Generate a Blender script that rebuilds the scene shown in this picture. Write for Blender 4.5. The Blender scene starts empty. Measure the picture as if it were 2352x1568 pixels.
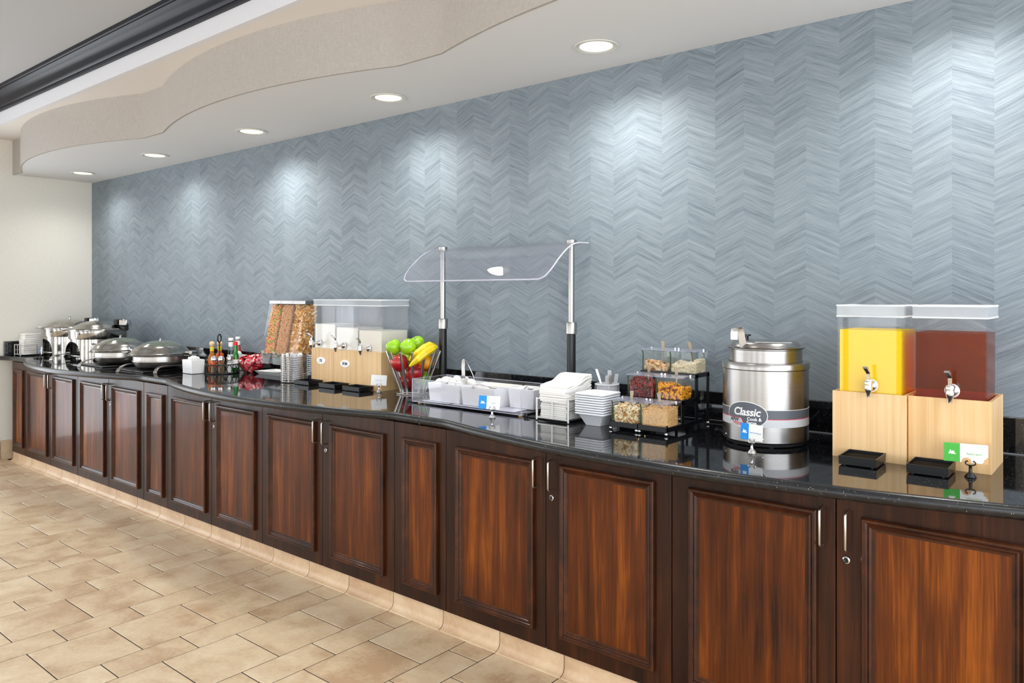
import bpy, bmesh, math, random
from mathutils import Vector, Matrix
random.seed(7)
R_ = math.radians
scene = bpy.context.scene
COL = scene.collection

# ------------------------------------------------------------------ camera
cam_d = bpy.data.cameras.new('camera')
cam_d.sensor_width = 36.0
cam_d.lens = 1755.0 / 2352.0 * 36.0
cam_d.shift_y = -107.0 / 2352.0
cam_d.clip_start = 0.05
cam = bpy.data.objects.new('camera', cam_d)
cam.location = (0, 0, 1.43)
cam.rotation_euler = (R_(90), 0, R_(39.65))
COL.objects.link(cam)
scene.camera = cam

# ------------------------------------------------------------------ world, exposure
world = bpy.data.worlds.new('world'); scene.world = world
world.use_nodes = True
bg = world.node_tree.nodes['Background']
bg.inputs[0].default_value = (0.90, 0.95, 1.0, 1)
bg.inputs[1].default_value = 4.0
DOWNLIGHT_W = 54.0
ROOM_FILL_W = 42.0
scene.view_settings.view_transform = 'Standard'
scene.view_settings.look = 'None'
scene.view_settings.gamma = 1.0
scene.view_settings.use_curve_mapping = False
scene.view_settings.exposure = 0.2
try:
    scene.cycles.transparent_max_bounces = 32
    scene.cycles.max_bounces = 9
    scene.cycles.caustics_reflective = False
    scene.cycles.caustics_refractive = False
    scene.cycles.sample_clamp_indirect = 4.0
except Exception:
    pass

# ------------------------------------------------------------------ materials
def lin(c):
    out = []
    for v in c[:3]:
        v = v / 255.0
        out.append(v / 12.92 if v <= 0.04045 else ((v + 0.055) / 1.055) ** 2.4)
    return (out[0], out[1], out[2], 1.0)

class N:
    """tiny node helper"""
    def __init__(s, name):
        s.m = bpy.data.materials.new(name); s.m.use_nodes = True
        s.t = s.m.node_tree; s.b = s.t.nodes['Principled BSDF']; s.out = s.t.nodes['Material Output']
    def n(s, kind, **kw):
        nd = s.t.nodes.new('ShaderNode' + kind)
        for k, v in kw.items(): setattr(nd, k, v)
        return nd
    def l(s, a, b): s.t.links.new(a, b)
    def math(s, op, a, b=None, c=None):
        nd = s.n('Math', operation=op)
        for i, v in enumerate((a, b, c)):
            if v is None: continue
            if isinstance(v, (int, float)): nd.inputs[i].default_value = v
            else: s.l(v, nd.inputs[i])
        return nd.outputs[0]
    def ramp(s, fac, stops):
        nd = s.n('ValToRGB'); cr = nd.color_ramp
        while len(cr.elements) < len(stops): cr.elements.new(0.5)
        for e, (p, c) in zip(cr.elements, stops): e.position = p; e.color = c
        s.l(fac, nd.inputs[0]); return nd.outputs[0]
    def noise(s, vec, scale=1.0, detail=3.0, rough=0.5, dist=0.0):
        nd = s.n('TexNoise'); nd.inputs['Scale'].default_value = scale; nd.inputs['Detail'].default_value = detail
        nd.inputs['Roughness'].default_value = rough; nd.inputs['Distortion'].default_value = dist
        if vec is not None: s.l(vec, nd.inputs['Vector'])
        return nd.outputs[0]
    def pos(s): return s.n('NewGeometry').outputs['Position']
    def objc(s): return s.n('TexCoord').outputs['Object']
    def scl(s, vec, sc, off=None):
        nd = s.n('Mapping'); nd.inputs['Scale'].default_value = sc
        s.l(vec, nd.inputs['Vector'])
        return nd.outputs[0]
    def bump(s, h, strength, dist=0.002):
        nd = s.n('Bump'); nd.inputs['Strength'].default_value = strength; nd.inputs['Distance'].default_value = dist
        s.l(h, nd.inputs['Height']); s.l(nd.outputs[0], s.b.inputs['Normal'])
    def set(s, **kw):
        for k, v in kw.items(): s.b.inputs[k.replace('_', ' ')].default_value = v

def plain(name, c, rough=0.5, metal=0.0, coat=0.0, var=0.0, sss=0.0):
    g = N(name); g.set(Base_Color=lin(c), Roughness=rough, Metallic=metal, Coat_Weight=coat)
    if var:
        f = g.noise(g.pos(), 60, 3)
        k = lin(c); a = tuple(x * (1 - var) for x in k[:3]) + (1,); b = tuple(min(1, x * (1 + var)) for x in k[:3]) + (1,)
        g.l(g.ramp(f, [(0.3, a), (0.7, b)]), g.b.inputs['Base Color'])
    if sss:
        g.b.inputs['Subsurface Weight'].default_value = sss
        g.b.inputs['Subsurface Radius'].default_value = (0.01, 0.008, 0.006)
    return g.m

def clear(name, tint, gloss=1.0, rough=0.03, haze=0.0, hazecol=(235, 238, 240)):
    g = N(name); t = g.t
    tr = g.n('BsdfTransparent'); tr.inputs[0].default_value = lin(tint)
    gl = g.n('BsdfGlossy'); gl.inputs['Roughness'].default_value = rough
    lw = g.n('LayerWeight'); lw.inputs[0].default_value = 0.5
    fr = g.math('ADD', g.math('MULTIPLY', g.math('POWER', lw.outputs['Facing'], 5.0), 0.9), 0.035)
    mx = g.n('MixShader'); g.l(g.math('MULTIPLY', fr, gloss), mx.inputs[0]); g.l(tr.outputs[0], mx.inputs[1]); g.l(gl.outputs[0], mx.inputs[2])
    last = mx.outputs[0]
    if haze:
        df = g.n('BsdfDiffuse'); df.inputs[0].default_value = lin(hazecol)
        m2 = g.n('MixShader'); m2.inputs[0].default_value = haze
        g.l(last, m2.inputs[1]); g.l(df.outputs[0], m2.inputs[2]); last = m2.outputs[0]
    g.l(last, g.out.inputs['Surface'])
    return g.m

def emit(name, c, st):
    g = N(name); g.set(Base_Color=lin(c), Emission_Color=lin(c), Emission_Strength=st)
    return g.m

def wood(name, dark, mid, light, rough=0.36, coat=0.13, fz=1.2, fx=24.0):
    g = N(name); p = g.pos()
    oi = g.n('ObjectInfo')
    add = g.n('VectorMath', operation='ADD'); g.l(p, add.inputs[0])
    cb = g.n('CombineXYZ'); g.l(g.math('MULTIPLY', oi.outputs['Random'], 13.0), cb.inputs[2]); g.l(cb.outputs[0], add.inputs[1])
    v = add.outputs[0]
    a = g.noise(g.scl(v, (fx, fx, fz)), 1.0, 6, 0.62, 0.25)
    b = g.noise(g.scl(v, (4.5, 4.5, 2.2)), 1.0, 3, 0.5, 0.4)
    c = g.noise(g.scl(v, (fx * 9, fx * 9, fz * 5)), 1.0, 2, 0.5)
    f = g.math('ADD', g.math('MULTIPLY', a, 0.52), g.math('ADD', g.math('MULTIPLY', b, 0.30), g.math('MULTIPLY', c, 0.18)))
    g.l(g.ramp(f, [(0.36, lin(dark)), (0.52, lin(mid)), (0.68, lin(light))]), g.b.inputs['Base Color'])
    g.set(Roughness=rough, Coat_Weight=coat, Coat_Roughness=0.07, Specular_IOR_Level=0.2)
    g.bump(c, 0.05, 0.001)
    return g.m

MT = {}
MT['white'] = plain('white_ceramic', (244, 244, 244), 0.25, coat=0.2)
MT['melamine'] = plain('white_melamine', (236, 238, 243), 0.22, coat=0.3)
MT['paper'] = plain('paper', (250, 250, 248), 0.8)
MT['cream_paper'] = plain('napkin_paper', (246, 243, 238), 0.9)
MT['black'] = plain('black_plastic', (12, 13, 16), 0.3)
MT['blackmetal'] = plain('black_metal', (10, 11, 14), 0.35)
MT['chrome'] = plain('chrome', (225, 225, 228), 0.08, 1.0)
MT['nickel'] = plain('satin_nickel', (196, 188, 176), 0.3, 1.0)
MT['spoonsteel'] = plain('spoon_steel', (104, 92, 78), 0.22, 1.0)
MT['steelbright'] = plain('bright_steel', (214, 212, 210), 0.3, 1.0)
MT['rimwhite'] = clear('lid_edge', (246, 248, 250), 0.6, 0.1, 0.8, (244, 247, 250))
MT['pansteel'] = plain('pan_steel', (184, 180, 174), 0.3, 1.0)
MT['rubber'] = plain('rubber', (20, 20, 22), 0.7)
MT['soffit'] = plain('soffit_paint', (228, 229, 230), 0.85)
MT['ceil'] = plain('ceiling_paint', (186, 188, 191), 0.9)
MT['cream'] = plain('cream_paint', (226, 222, 217), 0.85)
MT['bandwhite'] = plain('band_paint', (222, 223, 228), 0.8)
MT['emit'] = emit('lamp_lens', (250, 248, 216), 1.0)
MT['lamptrim'] = plain('lamp_trim', (222, 221, 214), 0.4)
MT['acrylic'] = clear('clear_acrylic', (252, 252, 254), 1.0, 0.02, 0.02)
MT['acrylic_frost'] = clear('hazy_acrylic', (240, 243, 246), 1.0, 0.05, 0.22)
MT['tank'] = clear('tank_acrylic', (254, 254, 254), 0.55, 0.02, 0.006)
MT['tankmilk'] = clear('milk_tank_acrylic', (253, 253, 254), 0.7, 0.02, 0.05, (250, 250, 250))
MT['lidfrost'] = clear('lid_acrylic', (240, 243, 246), 1.0, 0.05, 0.34, (228, 232, 236))
MT['guard'] = clear('guard_acrylic', (248, 248, 251), 1.0, 0.015, 0.035, (225, 225, 235))
MT['guardedge'] = clear('acrylic_edge', (236, 236, 246), 1.0, 0.1, 0.55, (228, 228, 240))
MT['jarlid'] = clear('jar_lid', (240, 241, 250), 1.0, 0.03, 0.12, (225, 228, 240))
MT['glass'] = clear('jar_glass', (252, 253, 252), 1.0, 0.02)
MT['glassedge'] = clear('glass_edge', (150, 175, 140), 1.0, 0.05, 0.45, (70, 95, 60))
MT['milk'] = plain('milk', (252, 249, 236), 0.35)
MT['milk2'] = plain('milk_cream', (250, 243, 224), 0.35)
MT['oj'] = plain('orange_juice', (248, 204, 0), 0.6)
MT['oj'].node_tree.nodes['Principled BSDF'].inputs['Specular IOR Level'].default_value = 0.1
MT['apple'] = clear('apple_juice', (232, 142, 0), 0.2, 0.03, 0.10, (160, 72, 0))
MT['ketchup'] = plain('ketchup', (170, 24, 14), 0.3, coat=0.4)
MT['hot'] = plain('hot_sauce', (236, 88, 10), 0.3, coat=0.3)
MT['hotglass'] = clear('hot_glass', (255, 236, 205), 1.0, 0.03, 0.30, (244, 166, 84))
MT['greenglass'] = plain('green_bottle', (20, 118, 30), 0.15, coat=0.5)
MT['redcap'] = plain('red_cap', (222, 20, 32), 0.4)
MT['yellow'] = plain('yellow_label', (250, 208, 10), 0.5)
MT['cork'] = plain('wood_ball', (228, 196, 158), 0.6)
MT['packred'] = plain('red_wrapper', (204, 22, 44), 0.25, coat=0.4, var=0.25)
MT['packpink'] = plain('pink_wrapper', (232, 150, 158), 0.3, coat=0.3)
MT['packwhite'] = plain('wrapper_print', (240, 232, 230), 0.4)
MT['blue'] = plain('blue_card', (16, 146, 238), 0.6)
MT['green'] = plain('green_card', (70, 176, 62), 0.6)
MT['greytext'] = plain('grey_print', (160, 164, 170), 0.7)
MT['bluetext'] = plain('blue_print', (150, 176, 214), 0.7)
MT['greentext'] = plain('green_print', (140, 196, 130), 0.7)
MT['stain'] = plain('juice_stain', (222, 176, 120), 0.6)
MT['darktext'] = plain('dark_print', (70, 74, 82), 0.6)
MT['labeldark'] = plain('label_slate', (86, 90, 98), 0.4)
MT['labelgrey'] = plain('label_grey', (196, 199, 203), 0.4)
MT['labelwhite'] = plain('label_white', (246, 246, 246), 0.5)
MT['labelred'] = plain('label_red', (226, 50, 62), 0.5)
MT['egg'] = plain('egg_shell', (246, 244, 240), 0.5)
MT['gapple'] = plain('green_apple', (150, 205, 28), 0.28, coat=0.3, var=0.14)
MT['banana'] = plain('banana_peel', (246, 212, 34), 0.4, var=0.06)
MT['stem'] = plain('fruit_stem', (70, 52, 24), 0.7)
MT['orangefruit'] = plain('orange_peel', (248, 168, 18), 0.45, var=0.05)
MT['grout'] = plain('grout', (64, 52, 42), 0.9)
MT['caulk'] = plain('caulk', (120, 122, 126), 0.5)
MT['oat'] = plain('oats', (240, 220, 182), 0.8, var=0.12)
MT['oat2'] = plain('oats_light', (253, 243, 220), 0.8)
MT['sugar'] = plain('brown_sugar', (240, 198, 138), 0.85, var=0.1)
MT['sugar2'] = plain('brown_sugar_dark', (206, 150, 90), 0.85)
MT['almond'] = plain('almond', (255, 238, 198), 0.6)
MT['almond2'] = plain('almond_skin', (206, 150, 88), 0.6)
MT['cran'] = plain('cranberry', (118, 14, 30), 0.3, coat=0.3, var=0.3)
MT['cran2'] = plain('cranberry_dark', (64, 8, 20), 0.3, coat=0.3)
MT['raisin'] = plain('golden_raisin', (236, 160, 24), 0.35, coat=0.2, var=0.15)
MT['raisin2'] = plain('brown_raisin', (140, 66, 18), 0.35)
MT['walnut'] = plain('walnut', (206, 152, 104), 0.7, var=0.25)
MT['walnut2'] = plain('walnut_light', (238, 206, 164), 0.7)
MT['loop_o'] = plain('loop_orange', (246, 182, 112), 0.7)
MT['loop_p'] = plain('loop_pink', (240, 158, 130), 0.7)
MT['loop_g'] = plain('loop_green', (150, 196, 92), 0.7)
MT['cheerio'] = plain('oat_ring', (226, 178, 132), 0.75)
MT['cheerio2'] = plain('oat_ring_dark', (190, 132, 88), 0.75)
MT['flake'] = plain('corn_flake', (232, 178, 98), 0.7)
MT['flake2'] = plain('corn_flake_dark', (206, 140, 62), 0.7)
MT['pepper'] = plain('pepper', (120, 98, 70), 0.9, var=0.5)
MT['salt'] = plain('salt', (240, 240, 240), 0.9)
MT['peach'] = plain('peach', (250, 176, 60), 0.4)
MT['yogurt'] = plain('fruit_yogurt', (250, 236, 212), 0.5)
MT['knobgrey'] = plain('paddle_grey', (176, 168, 156), 0.4)
MT['clearplastic'] = clear('cutlery_plastic', (244, 244, 246), 1.0, 0.1, 0.5, (240, 240, 244))
MT['cabinterior'] = plain('cabinet_dark_carcass', (26, 13, 8), 0.7)  # dark carcass, visible through the door gaps

def m_steel():
    g = N('brushed_steel'); v = g.scl(g.objc(), (3, 3, 1500))
    f = g.noise(v, 1.0, 3)
    g.l(g.ramp(f, [(0.2, lin((160, 157, 154))), (0.8, lin((174, 171, 168)))]), g.b.inputs['Base Color'])
    g.set(Metallic=1.0, Roughness=0.27); return g.m
MT['steel'] = m_steel()
def m_polish():
    g = N('polished_steel'); f = g.noise(g.objc(), 18, 3)
    g.l(g.ramp(f, [(0.3, lin((158, 155, 150))), (0.7, lin((188, 185, 180)))]), g.b.inputs['Base Color'])
    g.set(Metallic=1.0, Roughness=0.14); return g.m
MT['polish'] = m_polish()

def m_granite(name, rough):
    g = N(name); p = g.pos()
    vo = g.n('TexVoronoi'); vo.inputs['Scale'].default_value = 170; g.l(p, vo.inputs['Vector'])
    n2 = g.noise(p, 90, 2)
    spk = g.math('MULTIPLY', g.math('LESS_THAN', vo.outputs['Distance'], 0.16), g.math('GREATER_THAN', n2, 0.60))
    vo2 = g.n('TexVoronoi'); vo2.inputs['Scale'].default_value = 420; g.l(p, vo2.inputs['Vector'])
    n3 = g.noise(p, 200, 1)
    sp2 = g.math('MULTIPLY', g.math('LESS_THAN', vo2.outputs['Distance'], 0.2), g.math('GREATER_THAN', n3, 0.58))
    base = g.ramp(g.noise(p, 45, 4), [(0.35, lin((9, 10, 13))), (0.7, lin((24, 25, 29)))])
    m1 = g.n('MixRGB'); g.l(sp2, m1.inputs[0]); g.l(base, m1.inputs[1]); m1.inputs[2].default_value = lin((96, 96, 96))
    m2 = g.n('MixRGB'); g.l(spk, m2.inputs[0]); g.l(m1.outputs[0], m2.inputs[1]); m2.inputs[2].default_value = lin((196, 184, 156))
    g.l(m2.outputs[0], g.b.inputs['Base Color'])
    g.set(Roughness=rough, Specular_IOR_Level=0.75)
    return g.m
MT['granite'] = m_granite('black_granite', 0.05)
MT['granite_edge'] = m_granite('granite_bullnose', 0.30)
MT['granite_edge'].node_tree.nodes['Principled BSDF'].inputs['Specular IOR Level'].default_value = 0.5

def m_chevron():
    g = N('chevron_wallpaper'); sp = g.n('SeparateXYZ'); g.l(g.pos(), sp.inputs[0])
    x, z = sp.outputs[0], sp.outputs[2]
    s = g.math('DIVIDE', g.math('ADD', x, 1.024), 0.252)
    fr = g.math('FRACT', s)
    tri = g.math('MULTIPLY', g.math('ABSOLUTE', g.math('SUBTRACT', fr, 0.5)), 2.0)
    h = g.math('SUBTRACT', z, g.math('MULTIPLY', tri, 0.06))
    col = g.math('FLOOR', g.math('MULTIPLY', s, 2.0))
    pair = g.math('FLOOR', g.math('ADD', s, 0.5))
    def v(hs, xs, cs, c):
        cb = g.n('CombineXYZ')
        g.l(g.math('MULTIPLY', h, hs), cb.inputs[0]); g.l(g.math('MULTIPLY', x, xs), cb.inputs[1]); g.l(g.math('MULTIPLY', c, cs), cb.inputs[2])
        return cb.outputs[0]
    band = g.noise(v(26, 1.2, 3.7, col), 1.0, 3, 0.55)
    strip = g.noise(v(75, 2.0, 1.3, pair), 1.0, 2, 0.6)
    fine = g.noise(v(420, 14, 5.1, col), 1.0, 3, 0.6)
    grain = g.noise(v(900, 200, 2.0, col), 1.0, 1, 0.5)
    wn = g.n('TexWhiteNoise'); wn.noise_dimensions = '1D'; g.l(col, wn.inputs['W'])
    f = g.math('ADD', g.math('ADD', g.math('MULTIPLY', band, 0.18), g.math('MULTIPLY', strip, 0.30)),
               g.math('ADD', g.math('MULTIPLY', fine, 0.42), g.math('MULTIPLY', grain, 0.12)))
    f = g.math('ADD', f, g.math('MULTIPLY', g.math('SUBTRACT', wn.outputs[0], 0.5), 0.03))
    g.l(g.ramp(f, [(0.34, lin((90, 100, 109))), (0.44, lin((113, 124, 133))), (0.52, lin((128, 139, 147))), (0.70, lin((150, 160, 167)))]), g.b.inputs['Base Color'])
    g.set(Roughness=0.55, Specular_IOR_Level=0.35)
    g.bump(fine, 0.12, 0.001)
    return g.m
MT['chevron'] = m_chevron()

def m_fabric(name, a, b):
    g = N(name); p = g.pos()
    f1 = g.noise(g.scl(p, (500, 500, 30)), 1.0, 2); f2 = g.noise(g.scl(p, (40, 40, 700)), 1.0, 2)
    f = g.math('ADD', g.math('MULTIPLY', f1, 0.5), g.math('MULTIPLY', f2, 0.5))
    g.l(g.ramp(f, [(0.35, lin(a)), (0.65, lin(b))]), g.b.inputs['Base Color'])
    g.set(Roughness=0.9); g.bump(f, 0.15, 0.001); return g.m
MT['fascia'] = m_fabric('linen_vinyl', (166, 159, 152), (186, 180, 173))
MT['endwall'] = m_fabric('cream_vinyl', (226, 222, 212), (238, 235, 227))

def m_tile(name, a, b, c):
    g = N(name); p = g.pos(); oi = g.n('ObjectInfo')
    add = g.n('VectorMath', operation='ADD'); g.l(p, add.inputs[0])
    cb = g.n('CombineXYZ'); g.l(g.math('MULTIPLY', oi.outputs['Random'], 31.0), cb.inputs[2]); g.l(cb.outputs[0], add.inputs[1])
    n1 = g.noise(add.outputs[0], 5.5, 4, 0.55, 0.5); n2 = g.noise(add.outputs[0], 55, 3, 0.6)
    f = g.math('ADD', g.math('MULTIPLY', n1, 0.72), g.math('MULTIPLY', n2, 0.24))
    f = g.math('ADD', f, g.math('MULTIPLY', g.math('SUBTRACT', oi.outputs['Random'], 0.5), 0.10))
    g.l(g.ramp(f, [(0.34, lin(a)), (0.48, lin(b)), (0.62, lin(c))]), g.b.inputs['Base Color'])
    g.set(Roughness=0.38); g.bump(n2, 0.08, 0.001); return g.m
MT['tile'] = m_tile('travertine_tile', (180, 150, 118), (204, 180, 148), (216, 197, 167))
MT['cove'] = m_tile('cove_tile', (190, 158, 126), (206, 177, 144), (216, 192, 160))

MT['door'] = wood('mahogany_rail', (22, 9, 4), (48, 22, 9), (80, 40, 15))
MT['panel'] = wood('mahogany_panel', (40, 15, 3), (90, 42, 9), (150, 80, 18))
MT['mould'] = wood('mahogany_moulding', (34, 14, 5), (62, 29, 11), (92, 46, 18), rough=0.3, coat=0.35, fz=7.0, fx=7.0)
MT['bamboo'] = wood('bamboo', (220, 176, 122), (236, 198, 146), (246, 214, 168), rough=0.4, coat=0.1, fz=0.9, fx=70.0)
MT['crown'] = wood('dark_crown', (6, 8, 18), (10, 12, 26), (20, 18, 28), rough=0.36, coat=0.0)
MT['crown'].node_tree.nodes['Principled BSDF'].inputs['Specular IOR Level'].default_value = 0.22

def m_redapple():
    g = N('red_apple'); o = g.objc()
    f = g.noise(g.scl(o, (60, 60, 8)), 1.0, 3); f2 = g.noise(o, 16, 2)
    s = g.math('ADD', g.math('MULTIPLY', f, 0.4), g.math('MULTIPLY', f2, 0.6))
    g.l(g.ramp(s, [(0.42, lin((150, 16, 28))), (0.60, lin((196, 40, 40))), (0.72, lin((226, 130, 60)))]), g.b.inputs['Base Color'])
    g.set(Roughness=0.3, Coat_Weight=0.3); return g.m
MT['rapple'] = m_redapple()

# ------------------------------------------------------------------ mesh builder
class MB:
    def __init__(s): s.v = []; s.f = []; s.mi = []; s.cur = 0
    def add(s, vs, fs):
        o = len(s.v); s.v += [tuple(p) for p in vs]
        for f in fs: s.f.append(tuple(i + o for i in f)); s.mi.append(s.cur)
        return s
    def box(s, x0, y0, z0, x1, y1, z1):
        vs = [(x, y, z) for x in (x0, x1) for y in (y0, y1) for z in (z0, z1)]
        return s.add(vs, [(0, 1, 3, 2), (4, 6, 7, 5), (0, 4, 5, 1), (2, 3, 7, 6), (0, 2, 6, 4), (1, 5, 7, 3)])
    def cbox(s, x0, y0, z0, x1, y1, z1, b=0.003):
        b = min(b, (x1 - x0) * .45, (y1 - y0) * .45, (z1 - z0) * .45)
        X = (x0, x1); Y = (y0, y1); Z = (z0, z1); I = lambda a, k: a[k] + (b if k == 0 else -b)
        vs = []; ix = {}
        for i in (0, 1):
            for j in (0, 1):
                for k in (0, 1):
                    ix[i, j, k, 0] = len(vs); vs.append((X[i], I(Y, j), I(Z, k)))
                    ix[i, j, k, 1] = len(vs); vs.append((I(X, i), Y[j], I(Z, k)))
                    ix[i, j, k, 2] = len(vs); vs.append((I(X, i), I(Y, j), Z[k]))
        fs = []
        for e in (0, 1):
            fs.append([ix[e, a, c, 0] for a, c in ((0, 0), (1, 0), (1, 1), (0, 1))])
            fs.append([ix[a, e, c, 1] for a, c in ((0, 0), (1, 0), (1, 1), (0, 1))])
            fs.append([ix[a, c, e, 2] for a, c in ((0, 0), (1, 0), (1, 1), (0, 1))])
        for a in (0, 1):
            for c in (0, 1):
                fs.append([ix[0, a, c, 1], ix[1, a, c, 1], ix[1, a, c, 2], ix[0, a, c, 2]])
                fs.append([ix[a, 0, c, 0], ix[a, 1, c, 0], ix[a, 1, c, 2], ix[a, 0, c, 2]])
                fs.append([ix[a, c, 0, 0], ix[a, c, 1, 0], ix[a, c, 1, 1], ix[a, c, 0, 1]])
        for i in (0, 1):
            for j in (0, 1):
                for k in (0, 1): fs.append([ix[i, j, k, 0], ix[i, j, k, 1], ix[i, j, k, 2]])
        return s.add(vs, fs)
    def lathe(s, prof, n=24, c=(0, 0, 0), closed=False):
        vs = []; fs = []; rings = []
        for r, z in prof:
            if r < 1e-6: rings.append([len(vs)]); vs.append((c[0], c[1], c[2] + z))
            else:
                k = len(vs); rings.append(list(range(k, k + n)))
                for i in range(n):
                    a = 2 * math.pi * i / n; vs.append((c[0] + r * math.cos(a), c[1] + r * math.sin(a), c[2] + z))
        pairs = list(zip(rings, rings[1:]))
        if closed: pairs.append((rings[-1], rings[0]))
        for A, B in pairs:
            if len(A) == 1 and len(B) == 1: continue
            for i in range(n):
                j = (i + 1) % n
                if len(A) == 1: fs.append((A[0], B[i], B[j]))
                elif len(B) == 1: fs.append((A[i], A[j], B[0]))
                else: fs.append((A[i], A[j], B[j], B[i]))
        return s.add(vs, fs)
    def tube(s, pts, r, n=8, closed=False):
        P = [Vector(p) for p in pts]; m = len(P)
        rr = r if isinstance(r, (list, tuple)) else [r] * m
        tang = []
        for i in range(m):
            a = P[(i - 1) % m] if (closed or i > 0) else P[i]; b = P[(i + 1) % m] if (closed or i < m - 1) else P[i]
            tang.append((b - a).normalized())
        up = Vector((0, 0, 1)) if abs(tang[0].z) < 0.9 else Vector((1, 0, 0))
        nv = tang[0].cross(up).normalized(); vs = []
        for i in range(m):
            t = tang[i]; nv = (nv - t * nv.dot(t))
            if nv.length < 1e-6: nv = t.orthogonal()
            nv.normalize(); bv = t.cross(nv)
            for k in range(n):
                a = 2 * math.pi * k / n; vs.append(P[i] + (nv * math.cos(a) + bv * math.sin(a)) * rr[i])
        fs = []
        for i in range(m if closed else m - 1):
            A = i * n; B = ((i + 1) % m) * n
            for k in range(n): fs.append((A + k, A + (k + 1) % n, B + (k + 1) % n, B + k))
        if not closed: fs.append(tuple(range(n))[::-1]); fs.append(tuple((m - 1) * n + k for k in range(n)))
        return s.add(vs, fs)
    def prism(s, poly, z0, z1, T=None):
        n = len(poly); vs = [(p[0], p[1], z0) for p in poly] + [(p[0], p[1], z1) for p in poly]
        if T: vs = [T(*v) for v in vs]
        fs = [tuple(range(n))[::-1], tuple(range(n, 2 * n))] + [(i, (i + 1) % n, n + (i + 1) % n, n + i) for i in range(n)]
        return s.add(vs, fs)
    def ribbon(s, pts, wvec, t):
        """flat bar along pts, width vector wvec (full), thickness t along local normal"""
        P = [Vector(p) for p in pts]; w = Vector(wvec) * 0.5; vs = []; m = len(P)
        for i in range(m):
            d = (P[min(i + 1, m - 1)] - P[max(i - 1, 0)]).normalized(); nn = d.cross(w).normalized() * (t * 0.5)
            for a, b in ((1, 1), (-1, 1), (-1, -1), (1, -1)): vs.append(P[i] + w * a + nn * b)
        fs = [(0, 1, 2, 3), tuple((m - 1) * 4 + k for k in (3, 2, 1, 0))]
        for i in range(m - 1):
            for k in range(4): fs.append((i * 4 + k, i * 4 + (k + 1) % 4, i * 4 + 4 + (k + 1) % 4, i * 4 + 4 + k))
        return s.add(vs, fs)
    def frust(s, b, t):
        """b,t = (x0,y0,x1,y1,z)"""
        vs = []
        for q in (b, t): vs += [(q[0], q[1], q[4]), (q[2], q[1], q[4]), (q[2], q[3], q[4]), (q[0], q[3], q[4])]
        return s.add(vs, [(3, 2, 1, 0), (4, 5, 6, 7), (0, 1, 5, 4), (1, 2, 6, 5), (2, 3, 7, 6), (3, 0, 4, 7)])
    def opentop(s, b, t, th, zf, bev=0.0):
        """open vessel: outer frustum b->t (x0,y0,x1,y1,z), wall thickness th, inner floor at zf"""
        def ring(q, d, z): return [(q[0] + d, q[1] + d, z), (q[2] - d, q[1] + d, z), (q[2] - d, q[3] - d, z), (q[0] + d, q[3] - d, z)]
        k = (zf - b[4]) / (t[4] - b[4]); mid = [b[i] + (t[i] - b[i]) * k for i in range(4)]
        vs = ring(b, 0, b[4]) + ring(t, 0, t[4]) + ring(t, th, t[4]) + ring(mid, th, zf)
        fs = [(3, 2, 1, 0)]
        for L in (0, 4, 8):
            for i in range(4): j = (i + 1) % 4; fs.append((L + i, L + j, L + 4 + j, L + 4 + i))
        fs.append((12, 13, 14, 15))
        return s.add(vs, fs)
    def xf(s, M):
        s.v = [tuple(M @ Vector(p)) for p in s.v]; return s
    def mesh(s, name, mats, smooth=None):
        me = bpy.data.meshes.new(name); me.from_pydata(s.v, [], s.f)
        if not isinstance(mats, (list, tuple)): mats = [mats]
        for m in mats: me.materials.append(MT[m] if isinstance(m, str) else m)
        if len(mats) > 1: me.polygons.foreach_set('material_index', s.mi)
        bm = bmesh.new(); bm.from_mesh(me); bmesh.ops.recalc_face_normals(bm, faces=bm.faces[:]); bm.to_mesh(me); bm.free()
        if smooth:
            me.shade_smooth()
            me.set_sharp_from_angle(angle=R_(smooth))
        me.update(); return me
    def build(s, name, mats, parent=None, smooth=None, world=False):
        """world=True: vertices are scene coordinates; they are re-expressed about the parent (or about the thing's own base)"""
        loc = Vector((0, 0, 0))
        if world:
            if parent is not None:
                o = parent; off = Vector((0, 0, 0))
                while o is not None: off += o.location; o = o.parent
                s.v = [tuple(Vector(p) - off) for p in s.v]
            else:
                xs = [p[0] for p in s.v]; ys = [p[1] for p in s.v]; zs = [p[2] for p in s.v]
                loc = Vector(((min(xs) + max(xs)) / 2, (min(ys) + max(ys)) / 2, min(zs)))
                s.v = [tuple(Vector(p) - loc) for p in s.v]
        return obj(name, s.mesh(name, mats, smooth), parent, loc)

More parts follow.
